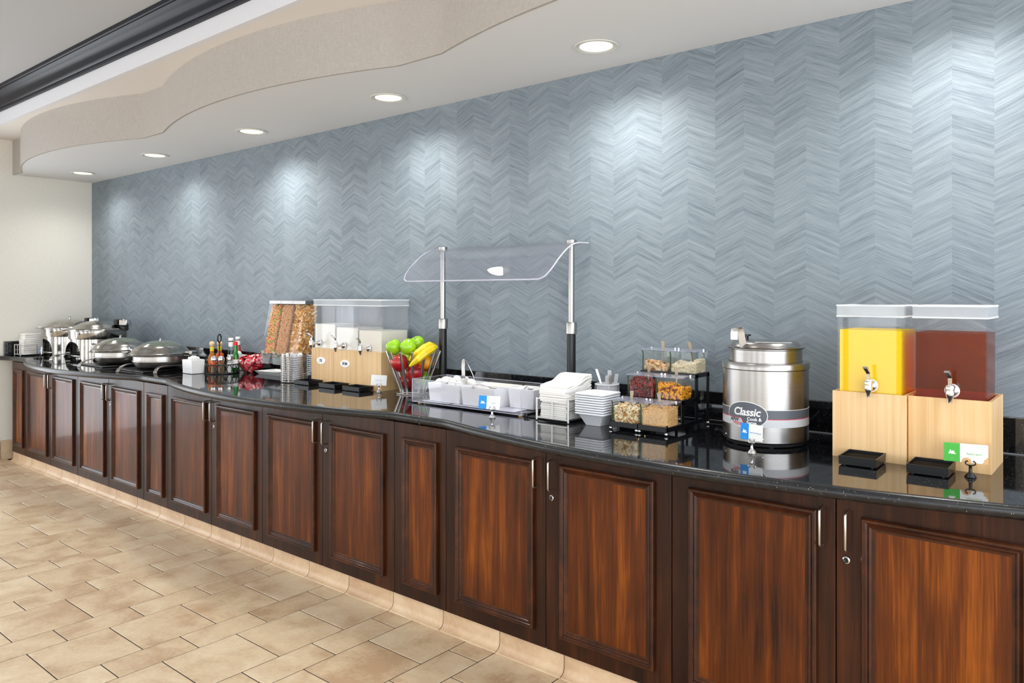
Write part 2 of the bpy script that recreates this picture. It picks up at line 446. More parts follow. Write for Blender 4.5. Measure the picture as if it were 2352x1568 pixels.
def obj(name, me, parent=None, loc=(0, 0, 0)):
    o = bpy.data.objects.new(name, me); COL.objects.link(o); o.location = loc
    if parent is not None: o.parent = parent
    return o
def tag(o, label=None, cat=None, group=None, kind=None):
    if label: o['label'] = label
    if cat: o['category'] = cat
    if group: o['group'] = group
    if kind: o['kind'] = kind
    return o
def thing(name, label, cat, loc, rotz=0.0, group=None):
    o = bpy.data.objects.new(name, None); COL.objects.link(o); o.location = loc; o.rotation_euler = (0, 0, rotz)
    o.empty_display_size = 0.05
    return tag(o, label, cat, group)
def copy_tree(o, parent=None):
    c = o.copy(); COL.objects.link(c)
    if parent is not None: c.parent = parent
    for ch in o.children: copy_tree(ch, c)
    return c
def text(name, body, size, mat, parent, loc, bold=0.0, shear=0.0, wrap=None, depth=0.0004, spacing=1.0, rot=(90, 0, 0)):
    cu = bpy.data.curves.new(name, 'FONT'); cu.body = body; cu.size = size; cu.align_x = 'CENTER'; cu.align_y = 'CENTER'
    cu.offset = bold; cu.shear = shear; cu.extrude = depth; cu.resolution_u = 3; cu.space_character = spacing
    t = bpy.data.objects.new(name + '_curve', cu); COL.objects.link(t)
    bpy.context.view_layer.update()
    me = bpy.data.meshes.new_from_object(t.evaluated_get(bpy.context.evaluated_depsgraph_get()))
    bpy.data.objects.remove(t); bpy.data.curves.remove(cu)
    me.materials.clear(); me.materials.append(MT[mat])
    M = Matrix.Rotation(R_(rot[2]), 4, 'Z') @ Matrix.Rotation(R_(rot[0]), 4, 'X')
    for v in me.vertices:
        v.co = wrap(v.co) if wrap else (M @ v.co + Vector(loc))
    me.name = name
    return obj(name, me, parent)

def arc(cx, cz, r, a0, a1, n): return [(cx + r * math.cos(R_(a0 + (a1 - a0) * i / n)), cz + r * math.sin(R_(a0 + (a1 - a0) * i / n))) for i in range(n + 1)]
ZC = 0.90                                     # counter surface
WALL_Y = 3.04; END_X = -7.70; SOF_Z = 2.49; FAS_Z = 2.79; TOP_Z = 3.03
XR = 2.2                                      # right end of the built stretch

# ------------------------------------------------------------------ large structure
def bay(x, c0, per, hw, ys, depth):
    """scalloped front line: straight pieces of half width hw around c0+k*per, bowed between"""
    k = math.floor((x - c0) / per); d = x - c0 - k * per
    if d <= hw or d >= per - hw: return ys
    s = (d - per / 2) / (per / 2 - hw)
    dp = depth[0] if k <= -3 else depth[1]
    return ys - dp * (1 - s * s)
def counter_y(x): return bay(x, 0.0, 2.455, 0.17, 2.305, (0.195, 0.160))
def fascia_y(x): return bay(x, 0.03, 2.55, 0.14, 2.380, (0.225, 0.195))

def struct(o): o['kind'] = 'structure'; return o

# back wall with chevron wallpaper, end wall
struct(MB().box(END_X - 0.12, WALL_Y, 0, XR, WALL_Y + 0.12, SOF_Z + 0.3).build('wall_back', 'chevron', world=True))
b = MB().box(END_X - 0.12, 1.95, 0, END_X, WALL_Y, TOP_Z)
for (ya, yb) in ((-3.2, -2.7), (-1.1, -0.7), (0.5, 0.75)): b.box(END_X - 0.12, ya, 0, END_X, yb, TOP_Z)
b.box(END_X - 0.12, -3.2, 0, END_X, 1.95, 0.06).box(END_X - 0.12, -3.2, 2.45, END_X, 1.95, TOP_Z)
struct(b.build('wall_left', 'endwall', world=True))
# opposite wall with tall windows, added unseen behind the camera for daylight and reflections
b = MB(); xa = END_X - 0.12
for (wa, wb) in ((-7.0, -5.9), (-5.0, -3.9), (-3.0, -1.9), (-1.0, 0.1), (1.0, 2.1)):
    b.box(xa, -3.32, 0, wa, -3.2, TOP_Z); b.box(wa, -3.32, 0, wb, -3.2, 0.30); b.box(wa, -3.32, 2.55, wb, -3.2, TOP_Z); xa = wb
b.box(xa, -3.32, 0, XR, -3.2, TOP_Z)
struct(b.build('wall_front', 'endwall', world=True))
wi = 0
for (p, q, ax) in [(-7.0, -5.9, 0), (-5.0, -3.9, 0), (-3.0, -1.9, 0), (-1.0, 0.1, 0), (1.0, 2.1, 0), (-2.7, -1.1, 1), (-0.7, 0.5, 1), (0.75, 1.95, 1)]:  # unseen window frames, added with their openings for daylight and reflections
    wi += 1; b = MB(); zl, zh = (0.30, 2.55) if ax == 0 else (0.06, 2.45)
    for (u0, v0, u1, v1) in ((p, zl, p + .05, zh), (q - .05, zl, q, zh), (p, zl, q, zl + .05), (p, zh - .05, q, zh), ((p + q) / 2 - .02, zl, (p + q) / 2 + .02, zh)):
        if ax == 0: b.box(u0, -3.28, v0, u1, -3.22, v1)
        else: b.box(END_X - .09, u0, v0, END_X - .03, u1, v1)
    struct(b.build('unseen_window_%d' % wi, 'crown', world=True))

# lowered soffit: underside slab and linen fascia following the scallops
xs = [END_X + i * (XR - END_X) / 240 for i in range(241)]
b = MB(); vs = []; fs = []
for x in xs:
    y = fascia_y(x); vs += [(x, WALL_Y, SOF_Z), (x, y + 0.012, SOF_Z), (x, y + 0.012, SOF_Z + 0.02), (x, WALL_Y, SOF_Z + 0.02)]
for i in range(len(xs) - 1):
    for k in range(4): fs.append((i * 4 + k, i * 4 + (k + 1) % 4, i * 4 + 4 + (k + 1) % 4, i * 4 + 4 + k))
fs += [(0, 1, 2, 3), tuple(len(vs) - 4 + k for k in (3, 2, 1, 0))]
b.add(vs, fs); soffit = struct(b.build('ceiling_soffit', 'soffit', world=True))
b = MB(); vs = []; fs = []
for x in xs:
    y = fascia_y(x); vs += [(x, y, SOF_Z - 0.002), (x, y + 0.012, SOF_Z - 0.002), (x, y + 0.012, FAS_Z), (x, y, FAS_Z)]
for i in range(len(xs) - 1):
    for k in range(4): fs.append((i * 4 + k, i * 4 + (k + 1) % 4, i * 4 + 4 + (k + 1) % 4, i * 4 + 4 + k))
fs += [(0, 1, 2, 3), tuple(len(vs) - 4 + k for k in (3, 2, 1, 0))]
b.add(vs, fs); b.build('fascia', 'fascia', soffit, smooth=40, world=True)
struct(MB().box(END_X, 2.1155, FAS_Z, XR, WALL_Y, FAS_Z + 0.03).build('ceiling_middle', 'cream', world=True))
struct(MB().box(END_X, 2.085, FAS_Z, XR, 2.115, TOP_Z).build('trim_1', 'bandwhite', world=True))
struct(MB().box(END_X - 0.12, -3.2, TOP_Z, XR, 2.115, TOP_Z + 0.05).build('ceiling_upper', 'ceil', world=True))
# crown moulding along the white band
prof = [(2.084, 2.885), (2.064, 2.885), (2.060, 2.897), (2.064, 2.906), (2.056, 2.912), (2.050, 2.926), (2.046, 2.948), (2.036, 2.966),
        (2.016, 2.980), (1.998, 2.988), (1.990, 2.996), (1.996, 3.004), (1.986, 3.010), (1.980, 3.029), (2.084, 3.029)]
b = MB(); n = len(prof); vs = [(END_X + 0.001, p[0], p[1]) for p in prof] + [(XR, p[0], p[1]) for p in prof]
b.add(vs, [tuple(range(n)), tuple(range(n, 2 * n))[::-1]] + [(i, (i + 1) % n, n + (i + 1) % n, n + i) for i in range(n)])
struct(b.build('trim_2', 'crown', smooth=35, world=True))

# floor: grout bed, tiles one by one where the camera looks, the rest joined
floor = struct(MB().box(END_X, -3.2, -0.05, XR, WALL_Y, -0.0016).build('floor', 'grout', world=True))
PX, PY, JT = 0.4765, 0.3155, 0.0050
def tile_mesh(w, d):
    return MB().cbox(0, 0, -0.006, w, d, 0.0, 0.0015).mesh('tile', 'tile')
tile_cache = {}
rest = MB()
flo = -floor.location
XW0 = -3.430
for k in range(-10, 13):
    for row in (0, 1):
        x0 = XW0 + k * PX + (0 if row == 0 else 0.3165); w = 0.3115 if row == 0 else 0.1550
        xa, xb = max(x0, END_X + 0.03), min(x0 + w, XR)
        if xb - xa < 0.01: continue
        for j in range(-14, 4):
            y0 = (1.1125 if row == 0 else 1.2645) + j * PY; ya, yb = max(y0, -3.15), min(y0 + PY - JT, 2.318)
            if yb - ya < 0.004: continue
            if ya > 0.30 and xb < -0.55:
                key = (round(xb - xa, 4), round(yb - ya, 4))
                if key not in tile_cache: tile_cache[key] = tile_mesh(xb - xa, yb - ya)
                obj('tile', tile_cache[key], floor, Vector((xa, ya, 0)) + flo)
            else:
                rest.box(xa, ya, -0.006, xb, yb, 0.0)
o = rest.build('tile_field', 'tile', floor, world=True); o['kind'] = 'stuff'

# coved tile base under the cabinets and along the end wall
base_r = struct(bpy.data.objects.new('baseboard_cabinets', None)); COL.objects.link(base_r); base_r.location = (-3.0, 2.34, 0)
cp = [(2.345, 0.0), (2.306, 0.0), (2.3075, 0.004), (2.315, 0.007), (2.324, 0.012), (2.330, 0.021), (2.333, 0.034), (2.333, 0.128), (2.345, 0.128)]
def cove(w):
    b = MB(); n = len(cp); vs = [(0, p[0], p[1]) for p in cp] + [(w, p[0], p[1]) for p in cp]
    b.add(vs, [tuple(range(n)), tuple(range(n, 2 * n))[::-1]] + [(i, (i + 1) % n, n + (i + 1) % n, n + i) for i in range(n)])
    return b
cm = cove(0.3138).xf(Matrix.Translation((0, -2.34, 0))).mesh('cove_tile', 'cove', 40)
for k in range(-13, 17):
    x = -3.588 + 0.3185 * k
    if x < -7.53: continue
    obj('cove_tile', cm, base_r, (x + 3.0, 0, 0))
o = obj('cove_tile', cm, base_r, (-7.528 + 3.0, 0, 0)); o.scale = (0.36, 1, 1)
MB().box(-7.527, 2.339, 0, XR, 2.352, 0.128).build('grout_bed', 'grout', base_r, world=True)
base_l = struct(bpy.data.objects.new('baseboard_left', None)); COL.objects.link(base_l); base_l.location = (END_X, 1.5, 0)
cl = [(0.0, 0.0), (0.062, 0.0), (0.060, 0.006), (0.050, 0.014), (0.042, 0.028), (0.040, 0.045), (0.040, 0.155), (0.0, 0.158)]
b = MB(); n = len(cl); vs = [(p[0], 0, p[1]) for p in cl] + [(p[0], 0.3145, p[1]) for p in cl]
b.add(vs, [tuple(range(n)), tuple(range(n, 2 * n))[::-1]] + [(i, (i + 1) % n, n + (i + 1) % n, n + i) for i in range(n)])
clm = b.mesh('cove_tile', 'cove', 40)
for k in range(3): obj('cove_tile', clm, base_l, (0, 0.46 + 0.3185 * k, 0))

# ------------------------------------------------------------------ cabinets
CY = 2.325                                   # face of the doors
ZB, ZT = 0.082, 0.858
prof_m = [(0.0, 0.0), (0.0, 0.013), (0.004, 0.017), (0.010, 0.017), (0.014, 0.011), (0.017, 0.009), (0.022, 0.012), (0.026, 0.009), (0.029, 0.004), (0.036, 0.003), (0.036, -0.001)]
def frame_mesh(x0, x1, z0, z1, y):
    b = MB(); vs = []; fs = []
    for d, h in prof_m: vs += [(x0 + d, y - h, z0 + d), (x1 - d, y - h, z0 + d), (x1 - d, y - h, z1 - d), (x0 + d, y - h, z1 - d)]
    for i in range(len(prof_m) - 1):
        for k in range(4): fs.append((i * 4 + k, i * 4 + (k + 1) % 4, i * 4 + 4 + (k + 1) % 4, i * 4 + 4 + k))
    L = (len(prof_m) - 1) * 4
    for k in range(4): fs.append((L + k, L + (k + 1) % 4, (k + 1) % 4, k))
    return b.add(vs, fs)
def handle(x, zt, zb, parent):
    y = CY; r = 0.0038
    pts = [(x, y, zt), (x, y - 0.022, zt), (x, y - 0.029, zt - 0.002), (x, y - 0.033, zt - 0.008), (x, y - 0.033, zb + 0.008), (x, y - 0.029, zb + 0.002), (x, y - 0.022, zb), (x, y, zb)]
    MB().tube(pts, r, 8).build('handle', 'nickel', parent, smooth=50, world=True)['label'] = 'satin nickel bow handle'
def lock(x, z, parent):
    b = MB(); b.lathe([(0.0, 0), (0.0105, 0), (0.0105, 0.004), (0.0075, 0.006), (0.0065, 0.003), (0, 0.003)], 16).xf(Matrix.Translation((x, CY, z)) @ Matrix.Rotation(R_(90), 4, 'X'))
    b.mi = [1 if i >= 64 else 0 for i in range(len(b.mi))]
    lk = b.build('lock', ['chrome', 'black'], parent, smooth=40, world=True); lk['label'] = 'round cylinder lock'
def door(x0, x1, pl, pr, parent, hx=None, lk=None, name='door', dz=0.0):
    d = MB().cbox(x0 + 0.0015, CY, ZB + dz, x1 - 0.0015, CY + 0.02, ZT + dz, 0.002).build(name, 'door', parent, world=True)
    frame_mesh(x0 + pl, x1 - pr, 0.143 + dz, 0.795 + dz, CY).build('moulding', 'mould', d, smooth=30, world=True)
    MB().box(x0 + pl + 0.034, CY - 0.0025, 0.143 + 0.034 + dz, x1 - pr - 0.034, CY + 0.001, 0.795 - 0.034 + dz).build('panel', 'panel', d, world=True)
    if hx is not None: handle(hx, 0.806 + dz, 0.694 + dz, d)
    if lk is not None: lock(lk, 0.662 + dz, d)
    return d
def carcass(x0, x1, parent):
    MB().box(x0 + 0.001, CY + 0.0205, 0.06, x1 - 0.001, WALL_Y - 0.02, 0.860).build('carcass', 'cabinterior', parent, world=True)
narrow_lab = ['narrow dark wood cabinet panel against the cream end wall', 'narrow dark wood cabinet panel below the two low chafing dishes',
              'narrow dark wood cabinet panel below the steel rod fruit basket', 'narrow dark wood cabinet panel at the far right end']
dbl_lab = [['two-door mahogany cabinet farthest left, below the tall chafing dishes', 'two-door mahogany cabinet below the shallow chafing dish nearest the tall ones'],
           ['two-door mahogany cabinet below the sauce bottle caddy', 'two-door mahogany cabinet below the milk dispenser'],
           ['two-door mahogany cabinet below the napkin rack and stacked bowls', 'two-door mahogany cabinet below the juice dispensers at the right']]
for kk in range(3):
    c = -7.365 + 2.4545 * kk
    x0, x1 = c - 0.1635, c + 0.1635
    t = thing('narrow_cabinet', narrow_lab[kk], 'cabinet', (c, 2.6, 0.06)); carcass(x0, x1, t)
    door(x0, x1, 0.064, 0.046, t, name='front')
    w = (2.4545 - 0.327) / 4
    for u in (0, 1):
        a0 = x1 + 2 * u * w; am = a0 + w; a1 = a0 + 2 * w
        t = thing('double_cabinet', dbl_lab[kk][u], 'cabinet', (am, 2.6, 0.06)); carcass(a0, a1, t)
        door(a0, am, 0.066, 0.052, t, hx=am - 0.036)
        door(am, a1, 0.072, 0.062, t, hx=am + 0.036, lk=(None if (kk == 0 and u == 0) else am + 0.030))
t = thing('narrow_cabinet', narrow_lab[3], 'cabinet', (0.0, 2.6, 0.06)); carcass(-0.1635, 0.1635, t); door(-0.1635, 0.1635, 0.064, 0.046, t, name='front')

# ------------------------------------------------------------------ granite worktop, bullnose, upstand
top = thing('countertop', 'polished black granite worktop with scalloped bullnose front edge', 'countertop', (-3.6, 2.6, 0.862))
def slab(x0, x1):
    n = max(8, int((x1 - x0) / 0.035)); X = [x0 + (x1 - x0) * i / n for i in range(n + 1)]
    b = MB(); vs = []; fs = []
    for x in X: vs += [(x, 3.018, 0.863), (x, counter_y(x) + 0.021, 0.863), (x, counter_y(x) + 0.021, 0.9), (x, 3.018, 0.9)]
    for i in range(n):
        for k in range(4): fs.append((i * 4 + k, i * 4 + (k + 1) % 4, i * 4 + 4 + (k + 1) % 4, i * 4 + 4 + k))
    fs += [(0, 1, 2, 3), tuple(n * 4 + k for k in (3, 2, 1, 0))]
    b.add(vs, fs); s = b.build('slab', 'granite', top, world=True)
    b = MB(); vs = []; fs = []
    ar = [(0.021, 0.900)] + [(0.0185 - 0.0185 * math.sin(R_(a)), 0.8815 + 0.0185 * math.cos(R_(a))) for a in range(0, 181, 20)] + [(0.021, 0.863)]
    m = len(ar)
    for x in X:
        for d, z in ar: vs.append((x, counter_y(x) + d, z))
    for i in range(n):
        for k in range(m - 1): fs.append((i * m + k, i * m + k + 1, (i + 1) * m + k + 1, (i + 1) * m + k))
    b.add(vs, fs); b.build('bullnose', 'granite_edge', s, smooth=60, world=True)
cuts = [END_X + 0.002, -4.98, -2.44, XR]
for i in range(3):
    slab(cuts[i] + 0.0008, cuts[i + 1] - 0.0008)
    if i: MB().box(cuts[i] - 0.0008, counter_y(cuts[i]) + 0.004, 0.865, cuts[i] + 0.0008, 3.018, 0.9).build('seam', 'caulk', top, world=True)
bs = thing('backsplash', 'low black granite upstand along the wallpapered wall', 'backsplash', (-3.6, 3.03, 0.9))
bc = [END_X + 0.022, -4.2, -2.78, XR]
for i in range(3): MB().cbox(bc[i] + 0.001, 3.0195, 0.9, bc[i + 1] - 0.001, 3.0395, 1.022, 0.002).build('upstand', 'granite', bs, world=True)
MB().cbox(END_X + 0.001, 2.31, 0.9, END_X + 0.021, 3.0395, 1.022, 0.002).build('upstand', 'granite', bs, world=True)
MB().box(END_X + 0.022, 3.016, 0.9, XR, 3.0195, 0.9035).build('caulk_line', 'caulk', bs, world=True)

# ------------------------------------------------------------------ recessed downlights
def downlight(x, y, z, label, watts, group, visible=True, size=R_(152)):
    t = thing('ceiling_light', label, 'light', (x, y, z), group=group)
    MB().lathe([(0.070, -0.001), (0.094, -0.001), (0.096, -0.004), (0.093, -0.007), (0.078, -0.006), (0.070, -0.002)], 40, closed=True).build('trim_ring', 'lamptrim', t, smooth=40)
    MB().lathe([(0.0, -0.0035), (0.0705, -0.0030), (0.0705, -0.0005), (0.0, -0.0005)], 40).build('lens', 'emit', t)
    ld = bpy.data.lights.new('downlight', 'SPOT'); ld.energy = watts; ld.spot_size = size; ld.spot_blend = 1.0
    ld.shadow_soft_size = 0.075; ld.color = (1.0, 0.985, 0.945)
    lo = bpy.data.objects.new('lamp', ld); COL.objects.link(lo); lo.parent = t; lo.location = (0, 0, -0.012)
    return t
names = ['small round downlight nearest the cream end wall', 'second round downlight from the cream end wall', 'middle one of the round soffit downlights',
         'round downlight above the sneeze guard, second largest', 'largest round downlight, nearest the camera', 'round soffit downlight above the juice dispensers', 'round soffit downlight beyond the right edge']
for i in range(7): downlight(-7.115 + 1.3285 * i, 2.735, SOF_Z, names[i], DOWNLIGHT_W * (0.55, 0.65, 1.05, 0.8, 1.0, 0.9, 0.9)[i], 'soffit downlights')
k = 0
for x in (-6.2, -4.0, -1.8, 0.4):  # unseen ceiling lamps, added to brighten the floor and room
    for y in (1.0, -1.2):
        k += 1
        downlight(x, y, TOP_Z, 'added fill downlight on the room ceiling, %s from the end wall in the %s row' % (('first', 'second', 'third', 'fourth')[(k - 1) // 2], 'soffit side' if y > 0 else 'window side'), ROOM_FILL_W, 'added room fill downlights', size=R_(150))

# ================================================================== things on the worktop
def circ(cx, cy, r, z, n=32, a0=0, a1=360):
    full = abs(a1 - a0) >= 359.9; m = n if full else n + 1
    return [(cx + r * math.cos(R_(a0 + (a1 - a0) * i / n)), cy + r * math.sin(R_(a0 + (a1 - a0) * i / n)), z) for i in range(m)]

# ---- sneeze guard
sg = thing('sneeze_guard', 'curved clear acrylic sneeze guard on two steel and black posts', 'sneeze guard', (-2.506, 2.95, ZC))
for px in (-2.931, -2.082):
    p = MB().lathe([(0, 0), (0.021, 0), (0.021, 0.35), (0, 0.35)], 28, (px, 2.95, ZC)).build('post', 'blackmetal', sg, smooth=40, world=True)
    MB().lathe([(0.0215, 0.345), (0.0265, 0.348), (0.0265, 0.395), (0.0245, 0.402), (0.0135, 0.402)], 28, (px, 2.95, ZC)).build('collar', 'steel', p, smooth=40, world=True)
    MB().lathe([(0, 0.36), (0.0145, 0.36), (0.0145, 0.768), (0, 0.768)], 28, (px, 2.95, ZC)).build('tube', 'steel', p, smooth=40, world=True)
    MB().lathe([(0, 0.766), (0.0245, 0.766), (0.0245, 0.788), (0.021, 0.790), (0, 0.790)], 28, (px, 2.95, ZC)).build('cap', 'steel', p, smooth=40, world=True)
gp = [(3.015, 1.678), (2.98, 1.6775), (2.94, 1.676), (2.905, 1.671), (2.872, 1.660), (2.84, 1.643), (2.808, 1.621), (2.775, 1.595), (2.743, 1.566), (2.718, 1.541), (2.696, 1.516), (2.684, 1.503)]
b = MB(); vs = []; fs = []; th = 0.006; nx = 24
for j, (y, z) in enumerate(gp):
    cut = [0, 0, 0, 0, 0, 0, 0, 0, 0.0, 0.004, 0.016, 0.040][j]
    for i in range(nx + 1):
        x = -2.978 + cut + (0.948 - 2 * cut) * i / nx; vs += [(x, y, z), (x, y + 0.003, z - th)]
m = nx + 1; J = len(gp)
for j in range(J - 1):
    for i in range(nx):
        q = [(j * m + i) * 2, (j * m + i + 1) * 2, ((j + 1) * m + i + 1) * 2, ((j + 1) * m + i) * 2]
        fs.append(q); fs.append([k + 1 for k in q][::-1])
b.add(vs, fs); gd = b.build('shield', 'guard', sg, smooth=60, world=True)
edge = []
for j in range(J): edge.append(Vector(vs[(j * m + nx) * 2]) - Vector((0, -0.0015, 0.003)))
edge_l = [Vector(vs[(j * m) * 2]) - Vector((0, -0.0015, 0.003)) for j in range(J)]
path = edge + [Vector((-2.978 + 0.948 * t, 2.681, 1.499)) for t in (0.92, 0.7, 0.5, 0.3, 0.08)] + edge_l[::-1]
MB().tube(path, 0.0034, 6).build('shield_edge', 'guardedge', gd, smooth=60, world=True)

# ---- beverage taps (shared by juice and milk)
def tap_mesh(L, lever):
    """stem runs to -y from the tank face at the origin; bowl of the tap at y=-L; lever offset vector (dx,dy)"""
    b = MB()
    rot = Matrix.Rotation(R_(90), 4, 'X')
    q = MB().lathe([(0, 0.003), (0.0165, 0.003), (0.0175, 0.006), (0.014, 0.011), (0.0075, 0.014), (0.0065, L), (0, L)], 20).xf(rot); b.add(q.v, q.f)
    q = MB().lathe([(0, -0.034), (0.0055, -0.034), (0.0072, -0.022), (0.0118, -0.014), (0.0135, -0.004), (0.0118, 0.002), (0.0128, 0.006), (0.0128, 0.016), (0.0105, 0.020), (0, 0.021)], 20, (0, -L, 0)); b.add(q.v, q.f)
    dx, dy = lever
    q = MB().ribbon([(0, -L, 0.018), (0, -L, 0.040), (dx * 0.2, -L + dy * 0.2, 0.047), (dx, -L + dy, 0.060)], (0.011, 0.0, 0), 0.006); b.add(q.v, q.f)
    q = MB().ribbon([(dx * 0.55, -L + dy * 0.55, 0.056), (dx, -L + dy, 0.0615)], (0.015, 0, 0), 0.005); b.add(q.v, q.f)
    return b.mesh('spigot', 'chrome', 50)
tapJ = tap_mesh(0.034, (-0.006, -0.016)); tapM = tap_mesh(0.058, (-0.004, -0.026))
washer = MB().lathe([(0, 0), (0.021, 0), (0.021, 0.004), (0, 0.004)], 24).xf(Matrix.Rotation(R_(90), 4, 'X')).mesh('washer', 'white', 40)

def tank(parent, x0, y0, x1, y1, z0, z1, zl, level, liquid, tapx, tapz, tapm, wall=0.005, tm='tank'):
    cx, cy = (x0 + x1) / 2, (y0 + y1) / 2
    t = MB().opentop((x0, y0, x1, y1, z0), (x0, y0, x1, y1, zl - 0.002), wall, z0 + wall).build('tank', tm, parent, world=True)
    MB().box(x0 + wall + .0006, y0 + wall + .0006, z0 + wall + .0006, x1 - wall - .0006, y1 - wall - .0006, level).build('liquid', liquid, t, world=True)
    lb = MB().opentop((x0 - 0.002, y0 - 0.002, x1 + 0.002, y1 + 0.002, -z1), (x0 - 0.002, y0 - 0.002, x1 + 0.002, y1 + 0.002, -zl), 0.005, -z1 + 0.004)
    lb.v = [(p[0], p[1], -p[2]) for p in lb.v]
    l = lb.build('lid', 'lidfrost', t, world=True)
    e = MB()
    for zz in (z1 - 0.002, zl + 0.002):
        e.tube([(x0 - .002, y0 - .002, zz), (x1 + .002, y0 - .002, zz), (x1 + .002, y1, zz), (x0 - .002, y1, zz)], 0.0028, 4, True)
    e.build('lid_rim', 'rimwhite', t, world=True)
    off = Vector((0, 0, 0)); o = t
    while o is not None: off += o.location; o = o.parent
    obj('washer', washer, t, Vector((tapx, y0, tapz)) - off)
    obj('spigot', tapm, t, Vector((tapx, y0, tapz)) - off)
    return t

# ---- two juice dispensers
def juice(x0, x1, yf, label, liquid, lev, tx):
    d = thing('juice_dispenser', label, 'dispenser', ((x0 + x1) / 2, yf + 0.12, ZC))
    b = MB().opentop((x0, yf, x1, yf + 0.235, ZC), (x0, yf, x1, yf + 0.235, 1.115), 0.009, 0.915)
    b.build('bamboo_base', 'bamboo', d, world=True)
    tank(d, x0 + 0.0125, yf + 0.0115, x1 - 0.0125, yf + 0.212, 0.917, 1.397, 1.358, lev, liquid, tx, 1.139, tapJ)
juice(-0.795, -0.5745, 2.618, 'juice dispenser filled with bright yellow orange juice', 'oj', 1.316, -0.678)
juice(-0.5715, -0.348, 2.633, 'juice dispenser filled with amber apple juice', 'apple', 1.313, -0.452)

# ---- milk dispenser
md = thing('milk_dispenser', 'triple milk dispenser with three clear tanks on one bamboo base', 'dispenser', (-3.552, 2.89, ZC))
MB().opentop((-3.87, 2.775, -3.235, 3.010, ZC), (-3.87, 2.775, -3.235, 3.010, 1.113), 0.009, 0.915).build('bamboo_base', 'bamboo', md, world=True)
for gx in (-3.6585, -3.4465): MB().box(gx - 0.0006, 2.7742, ZC + 0.001, gx + 0.0006, 2.776, 1.1131).build('joint', 'stain', md, world=True)
for i, (lv, lq) in enumerate(((1.256, 'milk'), (1.240, 'milk'), (1.229, 'milk2'))):
    x0 = -3.860 + 0.2065 * i
    tank(md, x0, 2.7865, x0 + 0.2025, 2.988, 0.917, 1.402, 1.366, lv, lq, [-3.806, -3.574, -3.353][i], [1.143, 1.137, 1.130][i], tapM, tm='tankmilk')
for (ox, oz, tx) in ((-3.774, 1.040, '2%'), (-3.548, 1.034, 'SKIM')):
    pl = MB().prism([(0.041 * math.cos(R_(a)), 0.0205 * math.sin(R_(a))) for a in range(0, 360, 12)], 0, 0.003, lambda x, y, z: (ox + x, 2.775 - z, oz + y))
    p = pl.build('name_plate', 'white', md, world=True); p['label'] = 'small white oval plate'
    text('plate_text', tx, 0.022, 'darktext', p, Vector((ox, 2.7715, oz)) - md.location, bold=0.0004)

# ---- drip trays
def tray_mesh(w, d, h, grid):
    b = MB().opentop((0.001, 0.001, w - 0.001, d - 0.001, 0.004), (0, 0, w, d, h), 0.003, 0.008)
    for (fx, fy) in ((0.012, 0.012), (w - 0.018, 0.012), (0.012, d - 0.018), (w - 0.018, d - 0.018)): b.box(fx, fy, 0, fx + 0.006, fy + 0.006, 0.006)
    if grid:
        for i in range(1, 8): b.box(0.004, d * i / 8 - 0.0012, h - 0.009, w - 0.004, d * i / 8 + 0.0012, h - 0.006)
        for i in range(1, 4): b.box(w * i / 4 - 0.0015, 0.004, h - 0.0125, w * i / 4 + 0.0015, d - 0.004, h - 0.009)
    return b.mesh('drip_tray', 'black')
trJ = tray_mesh(0.110, 0.125, 0.030, True); trM = tray_mesh(0.145, 0.100, 0.026, False)
for (x, y, m, rz, lab) in ((-0.737, 2.485, trJ, 0.03, 'black drip tray with bar grid below the orange juice tap'), (-0.546, 2.492, trJ, 0.02, 'black drip tray with bar grid below the apple juice tap'),
                       (-3.895, 2.668, trM, 0, 'empty black drip tray beside the wire cutlery basket'), (-3.648, 2.665, trM, 0, 'middle of the three empty black drip trays under the milk taps'), (-3.432, 2.664, trM, 0, 'empty black drip tray next to the small white milk card')):
    o = obj('drip_tray', m, None, (x, y, ZC)); o.rotation_euler.z = rz; tag(o, lab, 'drip tray', 'black drip trays')

# ---- card holders and cards
def holder(x, y, rot, label, mat):
    t = thing('card_holder', label, 'card holder', (x, y, ZC), rot, 'menu card holders')
    MB().lathe([(0, 0), (0.0155, 0), (0.016, 0.002), (0.013, 0.006), (0.0125, 0.008), (0.008, 0.012), (0.0048, 0.016), (0.0042, 0.032), (0.006, 0.036), (0, 0.037)], 20).build('stem', mat, t, smooth=40)
    for s in (-1, 1):
        pts = [(0, 0, 0.034), (s * 0.006, 0, 0.0355)] + [(s * (0.0085 + 0.0042 * math.cos(R_(a))), -0.001, 0.0415 + 0.0052 * math.sin(R_(a))) for a in range(-70, 91, 32)] + [(s * 0.0062, -0.001, 0.0478)]
        MB().tube(pts, 0.0021, 6).build('clip', mat, t, smooth=60)
    return t
ICON = [(-0.0085, -0.0055), (-0.0075, 0.0005), (-0.0055, 0.001), (-0.0055, 0.0085), (-0.0015, 0.0035), (0.006, 0.0045), (0.0065, -0.001), (0.0105, -0.0035), (0.0095, -0.0055), (0.004, -0.0048), (-0.001, -0.0058), (-0.0045, -0.003), (-0.0065, -0.006)]
